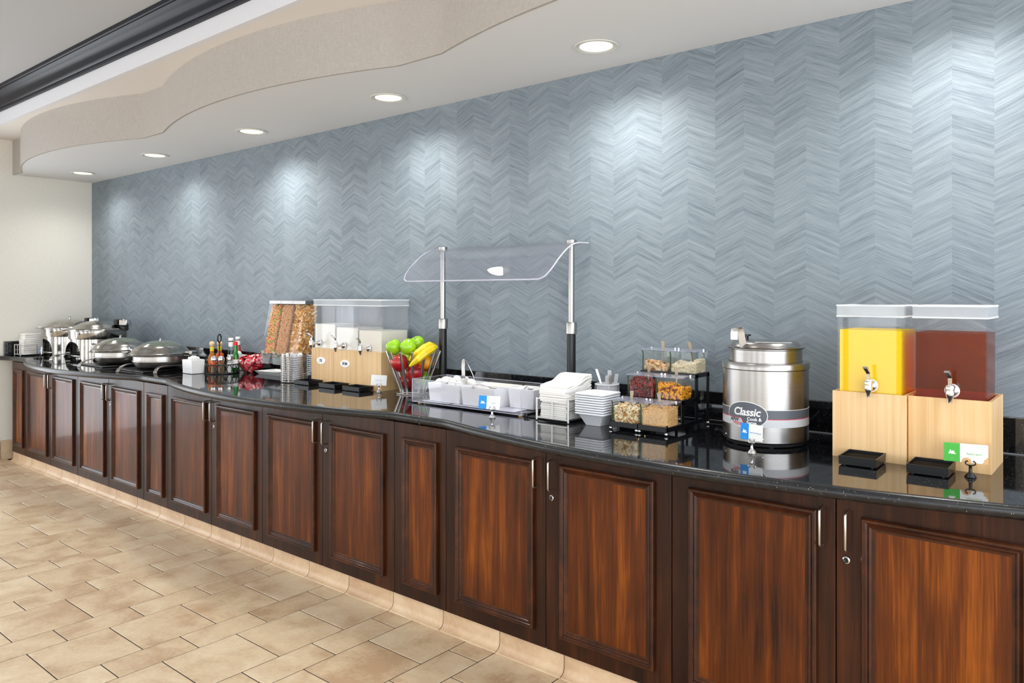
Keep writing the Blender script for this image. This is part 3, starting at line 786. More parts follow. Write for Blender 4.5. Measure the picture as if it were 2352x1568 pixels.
def card(x, y, z, rot, w, h, label, panel, body, tmat, tsize, tilt=0, lines=None):
    t = thing('menu_card', label, 'menu card', (x, y, z), rot); t.rotation_euler = (R_(-3), R_(tilt), rot)
    MB().box(-w / 2, 0, 0, w / 2, 0.0012, h).build('card', 'paper', t)
    tx = 0.0
    if panel:
        pw = w * 0.37; tx = pw / 2
        p = MB().box(-w / 2, -0.0008, 0, -w / 2 + pw, 0.0008, h).build('colour_panel', panel, t); p['label'] = panel + ' printed panel'
        s = h / 0.056
        MB().prism([(a * s, c * s) for a, c in ICON], 0, 0.0005, lambda a, c, zz: (-w / 2 + pw / 2 + a, -0.0008 - zz, h * 0.5 + c)).build('pitcher_icon', 'paper', p)
        MB().prism([(0.0012 * math.cos(R_(a)), 0.0012 * math.sin(R_(a))) for a in range(0, 360, 45)], 0, 0.0005, lambda a, c, zz: (-w / 2 + pw / 2 + a, -0.0008 - zz, h * 0.13 + c)).build('dot', 'bluetext', p)
    if body: text('card_text', body, tsize, tmat, t, (tx, -0.0006, h * 0.48))
    return t
holder(-0.391, 2.560, R_(8), 'black card holder in front of the apple juice base', 'black')
c = card(-0.404, 2.566, ZC + 0.0405, R_(10), 0.112, 0.054, 'green and white apple juice card with stained corner', 'green', 'Apple Juice', 'greentext', 0.0088)
MB().prism([(0.056, 0), (0.056, 0.019), (0.052, 0.018), (0.051, 0.013), (0.045, 0.012), (0.046, 0.005), (0.040, 0)], 0, 0.0004, lambda a, q, zz: (a, -0.0002 - zz, q)).build('stain', 'stain', c)
MB().prism([(0.014, 0), (0.013, 0.010), (0.004, 0.015), (-0.006, 0.013), (-0.011, 0.004), (-0.011, 0)], 0, 0.0004, lambda a, q, zz: (a, -0.0002 - zz, q)).build('stain', 'stain', c)
holder(-1.012, 2.478, R_(0), 'chrome card holder in front of the steel soup kettle', 'chrome')
card(-1.016, 2.482, ZC + 0.043, R_(-14), 0.086, 0.054, 'blue and white oatmeal card in front of the steel soup kettle', 'blue', 'Steel Cut Oatmeal', 'bluetext', 0.0058)
holder(-2.168, 2.482, R_(40), 'chrome card holder in front of the clear egg and yogurt tray', 'chrome')
card(-2.185, 2.480, ZC + 0.036, R_(43), 0.092, 0.057, 'blue and white yogurt card in front of the clear tray', 'blue', 'Yogurt', 'bluetext', 0.0072, tilt=4)
holder(-3.205, 2.735, R_(42), 'chrome card holder beside the milk dispenser base', 'chrome')
card(-3.212, 2.738, ZC + 0.038, R_(44), 0.084, 0.056, 'plain white card with faint grey print beside the milk dispenser', None, 'Lactose Free', 'greytext', 0.0072, tilt=4)
holder(-7.075, 2.39, R_(-8), 'dark card holder at the far end beside the tall chafing dishes', 'black')
MB().cbox(-7.16, 2.365, ZC, -7.085, 2.385, ZC + 0.012, 0.002).build('spoon_rest', 'black', world=True)
bpy.data.objects['spoon_rest']['label'] = 'small black spoon rest beside the far card holder'; bpy.data.objects['spoon_rest']['category'] = 'spoon rest'
card(-7.075, 2.395, ZC + 0.036, R_(-14), 0.100, 0.062, 'blue and white card in front of the far wire napkin rack', 'blue', None, None, 0)

# ---- soup kettle
KX, KY, KR = -1.062, 2.722, 0.148
kt = thing('soup_kettle', 'brushed steel round soup kettle with grey label band', 'kettle', (KX, KY, ZC))
body = MB().lathe([(0, 0.014), (0.143, 0.014), (KR, 0.018), (KR, 0.265), (0.151, 0.268), (0.1515, 0.286), (0.149, 0.290), (0.128, 0.291), (0.128, 0.286), (0, 0.286)], 72).build('body', 'steel', kt, smooth=35)
MB().lathe([(0, 0.003), (0.136, 0.003), (0.139, 0.013), (0, 0.0145)], 48).build('plinth', 'rubber', kt, smooth=35)
for a in (-120, -60, 0, 60, 120, 180):
    MB().lathe([(0, 0), (0.010, 0), (0.010, 0.006), (0, 0.006)], 12, (0.125 * math.cos(R_(a)), 0.125 * math.sin(R_(a)), 0)).build('foot', 'rubber', kt, smooth=40)
for a in (-134, -72): MB().lathe([(0, 0), (0.004, 0), (0.003, 0.003), (0, 0.0035)], 10).xf(Matrix.Rotation(R_(a), 4, 'Z') @ Matrix.Translation((KR, 0, 0.030)) @ Matrix.Rotation(R_(90), 4, 'Y')).build('screw', 'chrome', kt, smooth=40)
MB().lathe([(0.1262, 0.288), (0.1262, 0.334), (0.131, 0.337), (0.131, 0.339), (0.122, 0.339), (0.122, 0.288)], 64, closed=True).build('inset_pot', 'steel', kt, smooth=35)
lid = MB().lathe([(0, 0.341), (0.136, 0.341), (0.137, 0.344), (0.121, 0.346), (0.115, 0.358), (0.108, 0.363), (0, 0.365)], 64).build('lid', 'steel', kt, smooth=35)
MB().ribbon([(0.01, -0.115, 0.3645), (0.115, -0.05, 0.3635)], (0.002, 0.003, 0.0), 0.0012).build('lid_hinge', 'steel', lid)
MB().lathe([(0, 0.364), (0.010, 0.364), (0.009, 0.376), (0.018, 0.378), (0.018, 0.383), (0, 0.384)], 20, (-0.085, 0.03, 0)).build('lid_knob', 'black', lid, smooth=40)
def ang(s): return R_(-95.0) + s / KR
def wrapk(sc, sz, rad):
    def f(co):
        a = ang(sc + co.x); r = rad + co.z; return Vector((r * math.cos(a), r * math.sin(a), sz + co.y))
    return f
def band(name, z0, z1, rad, mat, parent, s0=-0.50, s1=0.43, n=64):
    b = MB(); vs = []; fs = []
    for i in range(n + 1):
        a = ang(s0 + (s1 - s0) * i / n)
        for r, z in ((KR - 0.0002, z0), (rad, z0), (rad, z1), (KR - 0.0002, z1)): vs.append((r * math.cos(a), r * math.sin(a), z))
    for i in range(n):
        for k in range(4): fs.append((i * 4 + k, i * 4 + (k + 1) % 4, i * 4 + 4 + (k + 1) % 4, i * 4 + 4 + k))
    fs += [(0, 1, 2, 3), tuple(n * 4 + k for k in (3, 2, 1, 0))]
    return b.add(vs, fs).build(name, mat, parent, smooth=40)
lb = band('label_band', 0.072, 0.1005, KR + 0.0005, 'labelgrey', kt)
band('dark_stripe', 0.1000, 0.132, KR + 0.0005, 'labeldark', lb); band('red_line', 0.0990, 0.1010, KR + 0.0008, 'labelred', lb); band('white_line', 0.1315, 0.1327, KR + 0.0007, 'labelwhite', lb)
OW, OH, OZ = 0.0775, 0.0465, 0.1115
def ovalpatch(name, w, h, r0, mat, parent, top=None, bot=None, smin=-1, smax=1, n=40):
    b = MB(); vs = []; fs = []
    for i in range(n + 1):
        s = (smin + (smax - smin) * i / n) * w; e = h * math.sqrt(max(0, 1 - (s / w) ** 2)); zt = e; zb = -e
        if top is not None: zt = min(zt, max(top(s), zb))
        a = ang(s)
        for rr, z in ((KR, zb), (r0, zb), (r0, zt), (KR, zt)): vs.append((rr * math.cos(a), rr * math.sin(a), OZ + z))
    for i in range(n):
        for k in range(4): fs.append((i * 4 + k, i * 4 + (k + 1) % 4, i * 4 + 4 + (k + 1) % 4, i * 4 + 4 + k))
    return b.add(vs, fs).build(name, mat, parent, smooth=40)
ov = ovalpatch('oval_badge', OW, OH, KR + 0.0010, 'labelwhite', kt)
ovalpatch('oval_field', OW - 0.0022, OH - 0.0022, KR + 0.0013, 'labeldark', ov)
def topc(s):
    if s < -0.022: return -0.0115
    t = min(1, (s + 0.022) / 0.018); return -0.0115 - 0.035 * t * t * t
ovalpatch('oval_grey', OW - 0.0022, OH - 0.0022, KR + 0.0015, 'labelgrey', ov, top=topc, smin=-0.995, smax=-0.05)
pts = []
for i in range(16):
    s = -0.072 + 0.068 * i / 15; a = ang(s); zz = OZ + topc(s)
    if (zz - OZ) > -(OH - 0.004) * math.sqrt(1 - (s / OW) ** 2): pts.append(((KR + 0.0015) * math.cos(a), (KR + 0.0015) * math.sin(a), zz))
MB().tube(pts, 0.0008, 6).build('red_curve', 'labelred', ov)
text('badge_word', 'Classic', 0.038, 'labelwhite', ov, None, bold=0.0007, shear=0.18, wrap=wrapk(0.002, OZ + 0.0095, KR + 0.0018), spacing=0.95, depth=0.0003)
text('badge_word', 'Cook &', 0.0155, 'labelwhite', ov, None, bold=0.0004, wrap=wrapk(0.031, OZ - 0.0135, KR + 0.0018), depth=0.0003)
text('badge_word', 'Serve', 0.0155, 'labelwhite', ov, None, bold=0.0004, wrap=wrapk(0.022, OZ - 0.0265, KR + 0.0018), depth=0.0003)
text('badge_word', 'APW', 0.0185, 'darktext', ov, None, bold=0.0005, shear=0.1, wrap=wrapk(-0.045, OZ - 0.0195, KR + 0.0019), spacing=0.85, depth=0.0003)
text('badge_word', 'Wyott', 0.0165, 'labelred', ov, None, shear=0.35, wrap=wrapk(-0.032, OZ - 0.0310, KR + 0.0020), spacing=0.85, depth=0.0003)
# ladle hooked in the pot
ld = thing('ladle', 'steel ladle with bent handle hooked out of the soup kettle lid', 'ladle', (KX - 0.04, KY - 0.12, ZC + 0.34))
MB().ribbon([(0.006, 0.012, -0.02), (0.004, 0.004, 0.02), (0.0, -0.002, 0.055), (-0.003, -0.006, 0.070), (-0.009, -0.013, 0.075), (-0.015, -0.020, 0.070), (-0.017, -0.022, 0.055), (-0.0165, -0.0215, 0.032)], (0.021, 0.011, 0), 0.0022).build('handle', 'steel', ld, smooth=60)
MB().lathe([(0, -0.055), (0.02, -0.05), (0.032, -0.035), (0.036, -0.02), (0.034, -0.02), (0.030, -0.034), (0.019, -0.047), (0, -0.052)], 20, (0.02, 0.04, 0)).build('bowl', 'steel', ld, smooth=60)
# power cord behind the kettle
MB().tube([(KX + 0.05, KY + 0.15, 0.96), (KX + 0.03, 2.93, 0.93), (KX - 0.03, 2.975, 0.9065), (-1.22, 2.99, 0.9055), (-1.36, 2.995, 0.9055), (-1.55, 2.99, 0.9055), (-1.9, 3.0, 0.9055)], 0.005, 8).build('power_cord', 'black', world=True, smooth=60)
tag(bpy.data.objects['power_cord'], 'black power cord running along the wall behind the kettle', 'cord')

# ---- three-step stand with six glass jars
ST = thing('jar_stand', 'black stepped metal stand holding six glass topping jars', 'stand', (-1.5, 2.72, ZC))
SX0, SX1 = -1.627, -1.376
def bar(x0, y0, z0, x1, y1, z1): return MB().cbox(x0, y0, z0, x1, y1, z1, 0.0012)
rows = [(2.572, 0.922), (2.692, 1.012), (2.810, 1.108)]
sm = (-1.5035, -1.4985)
def stp(name, bb): bb.build(name, 'blackmetal', ST, world=True)
for (xa, xb) in ((SX0, sm[0]), (sm[1], SX1)):
    stp('front_rail', bar(xa, 2.564, 0.914, xb, 2.568, 0.934))
    for (y, z) in rows: stp('shelf', bar(xa + .003, y - 0.003, z - 0.004, xb - .003, y + 0.116, z))
    for (y, z) in rows[1:]: stp('front_rail', bar(xa, y - 0.004, z - 0.012, xb, y - 0.001, z + 0.008))
for x in (SX0, SX1 - 0.004):
    stp('side_rail', bar(x, 2.564, 0.914, x + 0.004, 2.930, 0.932))
    stp('side_post', bar(x, 2.684, 0.930, x + 0.004, 2.708, 1.020))
    stp('side_rail', bar(x, 2.684, 1.006, x + 0.004, 2.815, 1.022))
    stp('side_post', bar(x, 2.804, 0.930, x + 0.004, 2.828, 1.112))
    stp('side_rail', bar(x, 2.804, 1.098, x + 0.004, 2.930, 1.116))
    stp('side_post', bar(x, 2.908, 0.930, x + 0.004, 2.930, 1.112))
    stp('front_post', bar(x, 2.564, 0.914, x + 0.004, 2.576, 0.940))
for x in (SX0 + 0.004, sm[0] - 0.004, sm[1] + 0.004, SX1 - 0.004):
    for y in (2.570, 2.924):
        MB().lathe([(0, 0), (0.004, 0.0012), (0.0066, 0.0045), (0.0072, 0.0072), (0.0066, 0.0105), (0.003, 0.0145), (0, 0.0145)], 14, (x, y, ZC)).build('ball_foot', 'chrome', ST, smooth=60, world=True)

def scatter(b, n, region, shape, sizes, mats, top=None, faces='fblrt'):
    """pieces pressed against the inside of a glass box (x0,y0,z0,x1,y1,z1); top(x,y) gives the heap height"""
    x0, y0, z0, x1, y1, z1 = region
    areas = {'f': (x1 - x0) * (z1 - z0), 'b': (x1 - x0) * (z1 - z0), 'l': (y1 - y0) * (z1 - z0), 'r': (y1 - y0) * (z1 - z0), 't': (x1 - x0) * (y1 - y0)}
    for fc in faces:
        tot = sum(areas[k] for k in faces); m = int(n * areas[fc] / tot)
        for _ in range(m):
            s = random.uniform(*sizes); x = random.uniform(x0 + s, x1 - s); y = random.uniform(y0 + s, y1 - s); z = random.uniform(z0 + s * .5, z1)
            d = s * 0.92
            if fc == 'f': y = y0 + d
            elif fc == 'b': y = y1 - d
            elif fc == 'l': x = x0 + d
            elif fc == 'r': x = x1 - d
            zt = top(x, y) if top else z1
            if fc == 't': z = zt + random.uniform(-0.3, 0.5) * s
            elif z > zt: continue
            b.cur = random.choices(range(len(mats)), [m_[1] for m_ in mats])[0]
            q = MB(); shape(q, s)
            M = Matrix.Translation((x, y, z)) @ Matrix.Rotation(random.uniform(0, 6.28), 4, Vector((random.gauss(0, 1), random.gauss(0, 1), random.gauss(0, 1))).normalized())
            q.xf(M); b.add([(min(max(p[0], x0), x1), min(max(p[1], y0), y1), p[2]) for p in q.v], q.f)
def sh_flake(q, s):
    k = 6; vs = [(s * math.cos(i * 1.047) * random.uniform(.75, 1.1), s * .72 * math.sin(i * 1.047) * random.uniform(.75, 1.1), s * random.uniform(-.16, .16)) for i in range(k)]
    q.add(vs + [(p[0], p[1], p[2] - s * .16) for p in vs], [tuple(range(k)), tuple(range(k, 2 * k))[::-1]] + [(i, (i + 1) % k, k + (i + 1) % k, k + i) for i in range(k)])
def sh_lump(q, s):
    q.lathe([(0, -s * .62), (s * .5, -s * .45), (s * random.uniform(.65, .8), 0), (s * .5, s * .5), (0, s * .7)], 6)
    q.v = [(p[0] * random.uniform(.85, 1.15), p[1] * random.uniform(.85, 1.15), p[2]) for p in q.v]
def sh_ring(q, s):
    q.tube([(s * .66 * math.cos(i * .8976), s * .66 * math.sin(i * .8976), 0) for i in range(7)], s * .33, 4, True)
def sh_crumb(q, s):
    q.lathe([(0, -s * .5), (s * .5, 0), (0, s * .5)], 5)

def heap_block(b, x0, y0, z0, x1, y1, top, n=8):
    """solid fill with an uneven top"""
    vs = []; fs = []
    for j in range(n + 1):
        for i in range(n + 1):
            x = x0 + (x1 - x0) * i / n; y = y0 + (y1 - y0) * j / n; vs.append((x, y, top(x, y) - 0.003))
    m = n + 1; k = len(vs); vs += [(x, y, z0) for (x, y, z) in vs]
    for j in range(n):
        for i in range(n): a = j * m + i; fs.append((a, a + 1, a + m + 1, a + m)); fs.append((k + a, k + a + m, k + a + m + 1, k + a + 1))
    for i in range(n): fs += [(i, k + i, k + i + 1, i + 1), (n * m + i, n * m + i + 1, k + n * m + i + 1, k + n * m + i)]
    for j in range(n): fs += [(j * m, (j + 1) * m, k + (j + 1) * m, k + j * m), (j * m + n, k + j * m + n, k + (j + 1) * m + n, (j + 1) * m + n)]
    b.add(vs, fs)

spoonM = {}
def spoon(x, y, z, lean, label, mat='steel', L=0.10, face=True):
    """upright serving spoon; lean=(dx,dy) of the handle top"""
    t = thing('serving_spoon', label, 'spoon', (x, y, z), group='spoons in the topping jars')
    dx, dy = lean; pts = [(0, 0, 0), (dx * .3, dy * .3, L * .4), (dx * .7, dy * .7, L * .75), (dx, dy, L)]
    b = MB()
    P = [Vector(p) for p in pts]
    for i, w in enumerate((0.004, 0.005, 0.009, 0.011)): pass
    vs = []; fs = []
    for p, w in zip(P, (0.0028, 0.0036, 0.0066, 0.0072)):
        wv = Vector((0.77, 0.638, 0)) * w; nv = Vector((-0.638, 0.77, 0)) * 0.0014
        vs += [p + wv + nv, p - wv + nv, p - wv - nv, p + wv - nv]
    fs = [(0, 1, 2, 3), (15, 14, 13, 12)]
    for i in range(3):
        for k in range(4): fs.append((i * 4 + k, i * 4 + (k + 1) % 4, i * 4 + 4 + (k + 1) % 4, i * 4 + 4 + k))
    b.add(vs, fs).build('handle', mat, t, smooth=30)
    q = MB().lathe([(0, -0.006), (0.008, -0.0045), (0.0125, 0), (0.0115, 0), (0.0075, -0.0035), (0, -0.0048)], 12)
    q.xf(Matrix.Translation((-dx * .05, -dy * .05 - 0.002, -0.011)) @ Matrix.Rotation(R_(78), 4, 'X') @ Matrix.Diagonal((0.9, 1.3, 1, 1)))
    q.build('bowl', mat, t, smooth=60)

jars = [  # row, col, contents label, fill height, mats, shape, sizes, count, spoon lean
    (0, 0, 'sliced almonds', 0.066, (('almond', 6), ('oat2', 3), ('almond2', 2)), sh_flake, (0.006, 0.0095), 800, 'almond'),
    (0, 1, 'brown sugar', 0.070, (('sugar', 7), ('sugar2', 1), ('sugar', 4)), sh_crumb, (0.0025, 0.0048), 2600, 'sugar'),
    (1, 0, 'dried cranberries', 0.066, (('cran', 4), ('ketchup', 2), ('cran2', 3)), sh_lump, (0.0045, 0.0075), 1150, 'cran2'),
    (1, 1, 'golden raisins', 0.058, (('raisin', 6), ('orangefruit', 3), ('raisin2', 2)), sh_lump, (0.006, 0.0095), 720, 'raisin2'),
    (2, 0, 'walnut pieces', 0.034, (('walnut2', 3), ('walnut', 3), ('almond2', 1)), sh_lump, (0.006, 0.0105), 480, 'walnut'),
    (2, 1, 'rolled oats', 0.044, (('oat2', 5), ('oat', 3)), sh_flake, (0.0032, 0.0055), 2600, 'oat')]
JW, JD, JH = 0.1195, 0.104, 0.098
jar_where = {0: 'on the bottom step', 1: 'on the middle step', 2: 'on the top step'}
for (r, c, nm, fh, mats, shp, sz, cnt, blk) in jars:
    y0, z0 = rows[r][0] + 0.001, rows[r][1]; x0 = (SX0 + 0.0035) if c == 0 else (sm[1] + 0.0025); x1 = x0 + JW; y1 = y0 + JD
    t = thing('glass_jar', 'square glass jar of %s %s' % (nm, jar_where[r]), 'jar', ((x0 + x1) / 2, (y0 + y1) / 2, z0), group='glass topping jars on the stepped stand')
    MB().opentop((x0 + .002, y0 + .003, x1 - .002, y1, z0 + 0.0004), (x0, y0, x1, y1, z0 + JH - 0.006), 0.003, z0 + 0.005).build('jar', 'glass', t, world=True)
    MB().tube([(x0 + .0018, y0 + .0018, z0 + JH - 0.008), (x0 + .004, y0 + .004, z0 + JH - .022), (x0 + .0035, y0 + .0035, z0 + .03), (x0 + .003, y0 + .004, z0 + .003)], 0.0024, 6).build('glass_edge', 'glassedge', t, smooth=60, world=True)
    lid = MB().cbox(x0 - .002, y0 - .004, z0 + JH - 0.005, x1 + .002, y1 + .002, z0 + JH, 0.001).build('lid', 'jarlid', t, world=True)
    for hx in (x0 + 0.004, x1 - 0.004): MB().cbox(hx - .004, y1 - 0.030, z0 + JH - 0.010, hx + .004, y1 - 0.018, z0 + JH + 0.004, 0.001).build('hinge', 'chrome', lid, world=True)
    ph = random.uniform(0, 6); amp = 0.006 if r < 2 else 0.008
    def topf(x, y, x0=x0, y0=y0, z0=z0, fh=fh, ph=ph, amp=amp): return z0 + fh + amp * math.sin((x - x0) * 48 + ph) + amp * .8 * math.cos((y - y0) * 42 + ph) + (0.014 * math.exp(-(((x - x0 - .05) / .03) ** 2)) if fh > .06 else 0)
    e = 0.0036; rg = (x0 + e, y0 + e + .001, z0 + 0.0055, x1 - e, y1 - e, z0 + fh + 0.014)
    b = MB(); ins = sz[1] * 1.15; b.cur = len(mats) - 1; heap_block(b, rg[0] + ins, rg[1] + ins, rg[2], rg[3] - ins, rg[4] - ins, lambda x, y: topf(x, y) - ins * .5)
    scatter(b, cnt, rg, shp, sz, mats, topf, 'flrt')
    o = b.build('filling', [m_[0] for m_ in mats], t, smooth=(50 if shp is sh_lump else None), world=True); o['kind'] = 'stuff'; o['label'] = nm
spl = {(0, 0): (0.062, 0.05, (0.0, 0.004)), (0, 1): (0.062, 0.05, (-0.010, 0.006)), (1, 0): (0.070, 0.05, (0.004, 0.0)), (1, 1): (0.068, 0.05, (0.0, 0.0)), (2, 0): (0.076, 0.05, (-0.006, 0.0)), (2, 1): (0.082, 0.05, (-0.020, 0.0))}
for (r, c, nm, fh, *_q) in jars:
    ox, oy, ln = spl[(r, c)]; y0, z0 = rows[r][0], rows[r][1]; x0 = (SX0 + 0.0035) if c == 0 else (sm[1] + 0.0025)
    zb = z0 + fh + 0.004
    spoon(x0 + ox, y0 + oy, zb, ln, 'small steel spoon standing in the jar of %s' % nm, L=max(0.055, z0 + JH + 0.032 - zb), mat='spoonsteel')
for (x, y, i) in ((-1.431, 2.453, 0), (-1.443, 2.521, 1)):
    o = MB().lathe([(0, 0), (0.0022, 0.0008), (0.0025, 0.002), (0.001, 0.0036), (0, 0.0038)], 7, (x, y, ZC)).build('crumb', 'sugar', world=True)
    tag(o, ['crumb on the worktop nearer the front edge', 'crumb on the worktop right below the jar stand'][i], 'crumb', 'crumbs below the jar stand')

# ---- stacks of square bowls
def bowl_mesh():
    hb, ht, h = 0.036, 0.0685, 0.055
    def ring(a, z, r):   # rounded square
        pts = []
        for sx, sy, a0 in ((1, 1, 0), (-1, 1, 90), (-1, -1, 180), (1, -1, 270)):
            for k in range(4): t = R_(a0 + 30 * k); pts.append((sx * (a - r) + r * math.cos(t), sy * (a - r) + r * math.sin(t), z))
        return pts
    R = [ring(hb - .004, 0.0, .004), ring(hb, 0.001, .004), ring(ht - 0.0125, h - 0.013, .006), ring(ht - 0.006, h - 0.008, .006), ring(ht, h - 0.0065, .006), ring(ht, h - 0.001, .006), ring(ht - .002, h, .006), ring(ht - 0.008, h - 0.003, .006), ring(ht - .016, h - 0.013, .006), ring(hb - 0.003, 0.004, .004)]
    vs = []; fs = []
    for r in R: vs += r
    m = 16
    for j in range(len(R) - 1):
        for i in range(m): fs.append((j * m + i, j * m + (i + 1) % m, (j + 1) * m + (i + 1) % m, (j + 1) * m + i))
    fs += [tuple(range(m))[::-1], tuple((len(R) - 1) * m + i for i in range(m))]
    return MB().add(vs, fs).mesh('square_bowl', 'melamine', 40)
bm_ = bowl_mesh()
ordn = ['bottom', 'second', 'third', 'fourth', 'fifth', 'sixth', 'seventh', 'eighth', 'top']
for k in range(9):
    o = obj('square_bowl', bm_, None, (-1.722 + random.uniform(-.001, .001), 2.626 + random.uniform(-.001, .001), ZC + 0.0098 * k))
    tag(o, ('%s bowl of the white square stack beside the napkin rack' % ordn[k]) if k in (0, 8) else ('white square bowl %s up in the stack beside the napkin rack' % ordn[k]), 'bowl', 'square bowls stacked beside the napkin rack')
for k in range(9):
    o = obj('square_bowl', bm_, None, (-3.985, 2.930, ZC + 0.0125 * k)); o.scale = (0.9, 0.9, 1)
    tag(o, ('%s bowl of the white stack half hidden behind the cutlery basket' % ordn[k]) if k in (0, 8) else ('white bowl %s up in the half hidden stack behind the cutlery basket' % ordn[k]), 'bowl', 'bowls stacked behind the cutlery basket')

# ---- napkin racks
def slab_wave(w, d, t, fn, nx=5, ny=9, j=0.0):
    vs = []; fs = []
    for a in range(ny + 1):
        for i in range(nx + 1):
            x = -w / 2 + w * i / nx; y = -d / 2 + d * a / ny; z = fn(x, y); vs += [(x, y, z), (x, y, z + t)]
    m = nx + 1; ix = lambda i, a, k: (a * m + i) * 2 + k
    for a in range(ny):
        for i in range(nx):
            fs += [(ix(i, a, 1), ix(i + 1, a, 1), ix(i + 1, a + 1, 1), ix(i, a + 1, 1)), (ix(i, a, 0), ix(i, a + 1, 0), ix(i + 1, a + 1, 0), ix(i + 1, a, 0))]
    for i in range(nx): fs += [(ix(i, 0, 0), ix(i + 1, 0, 0), ix(i + 1, 0, 1), ix(i, 0, 1)), (ix(i, ny, 0), ix(i, ny, 1), ix(i + 1, ny, 1), ix(i + 1, ny, 0))]
    for a in range(ny): fs += [(ix(0, a, 0), ix(0, a, 1), ix(0, a + 1, 1), ix(0, a + 1, 0)), (ix(nx, a, 0), ix(nx, a + 1, 0), ix(nx, a + 1, 1), ix(nx, a, 1))]
    return MB().add(vs, fs)
def napkin_rack(x0, y0, x1, y1, h, label):
    t = thing('napkin_rack', label, 'napkin rack', ((x0 + x1) / 2, (y0 + y1) / 2, ZC))
    for (x, y) in ((x0, y0), (x1, y0), (x0, y1), (x1, y1)):
        MB().cbox(x - .004, y - .003, ZC + 0.003, x + .004, y + .003, ZC + h, 0.001).build('post', 'steelbright', t, world=True)
        MB().lathe([(0, 0), (0.0065, 0), (0.0065, 0.003), (0, 0.004)], 12, (x, y, ZC)).build('foot', 'rubber', t, world=True)
    for z in (ZC + 0.014, ZC + h - 0.004):
        for (a, b_) in (((x0, y0), (x1, y0)), ((x1, y0), (x1, y1)), ((x1, y1), (x0, y1)), ((x0, y1), (x0, y0))):
            MB().cbox(min(a[0], b_[0]) - .0015, min(a[1], b_[1]) - .0015, z - .003, max(a[0], b_[0]) + .0015, max(a[1], b_[1]) + .0015, z + .003, .0006).build('rail', 'steelbright', t, world=True)
    z = ZC + h * 0.52
    MB().tube([(x0, y0, z), (x1, y0, z), (x1, y1, z), (x0, y1, z)], 0.0011, 5, True).build('wire', 'steelbright', t, world=True)
    for k in (1, 2): 
        if k == 1: MB().cbox((x0 + x1) / 2 - .005, y0 - .002, ZC + .014, (x0 + x1) / 2 + .002, y0 + .001, ZC + h, .0006).build('upright', 'steelbright', t, world=True)
        else: MB().cbox(x1 - .001, (y0 + y1) / 2 - .004, ZC + .014, x1 + .002, (y0 + y1) / 2 + .004, ZC + h, .0006).build('upright', 'steelbright', t, world=True)
    for k in range(5):
        yy = y0 + (y1 - y0) * (k + .5) / 5; MB().box(x0, yy - .006, ZC + .011, x1, yy + .006, ZC + .0135).build('floor_bar', 'steelbright', t, world=True)
MB().cbox(-2.055, 2.585, ZC, -1.838, 2.775, ZC + 0.0075, 0.002).build('black_mat', 'black', world=True)
tag(bpy.data.objects['black_mat'], 'flat black mat lying under the near napkin rack', 'mat')
for o_ in ('black_mat',): pass
napkin_rack(-1.985, 2.560, -1.822, 2.735, 0.097, 'steel wire napkin rack beside the stacked square bowls')
NN = 16; zz = ZC + 0.0140
for k in range(NN):
    t_ = 0.0088; up = k / (NN - 1)
    def fn(x, y, k=k, up=up):
        s = max(0, (y + 0.06) / 0.2); r = 0.042 * up * (s * s * (3 - 2 * s) if s < 1 else 1)
        return r + 0.0035 * up * math.sin(y * 60 + k * .7) + (0.010 * math.exp(-((y - 0.03) / 0.035) ** 2) * (1 if k >= NN - 2 else 0))
    sh = 0 if k < 8 else 0.012 * (k - 7) / 8
    o = slab_wave(0.135, 0.158 if k < 8 else 0.19, t_ - 0.0012, fn).build('napkin', 'cream_paper', None, smooth=40)
    o.rotation_euler.z = random.uniform(-.03, .03)
    o.location = (-1.904 + random.uniform(-.003, .003) + (0.004 if k in (7, 8) else 0), 2.650 + sh + random.uniform(-.002, .002), zz); zz += t_
    tag(o, 'top napkin of the rumpled white pile in the near rack' if k == NN - 1 else 'folded white napkin in the pile held by the near wire rack', 'napkin', 'napkins in the near rack')

napkin_rack(-7.60, 2.365, -7.46, 2.62, 0.100, 'steel wire napkin rack at the far end by the cream wall')
zz = ZC + 0.014
for k in range(11):
    up = k / 10
    def fn2(x, y, k=k): return 0.0015 * math.sin(y * 45 + k)
    o = slab_wave(0.112, 0.21, 0.0148, fn2, 3, 6).build('napkin', 'cream_paper', None, smooth=40)
    o.location = (-7.53 + (-.008 if k > 7 else 0), 2.50 + (0.012 if k > 7 else 0), zz); zz += 0.0163
    tag(o, 'top napkin of the neat white pile at the far end' if k == 10 else 'folded white napkin in the pile held by the far wire rack', 'napkin', 'napkins in the far rack')

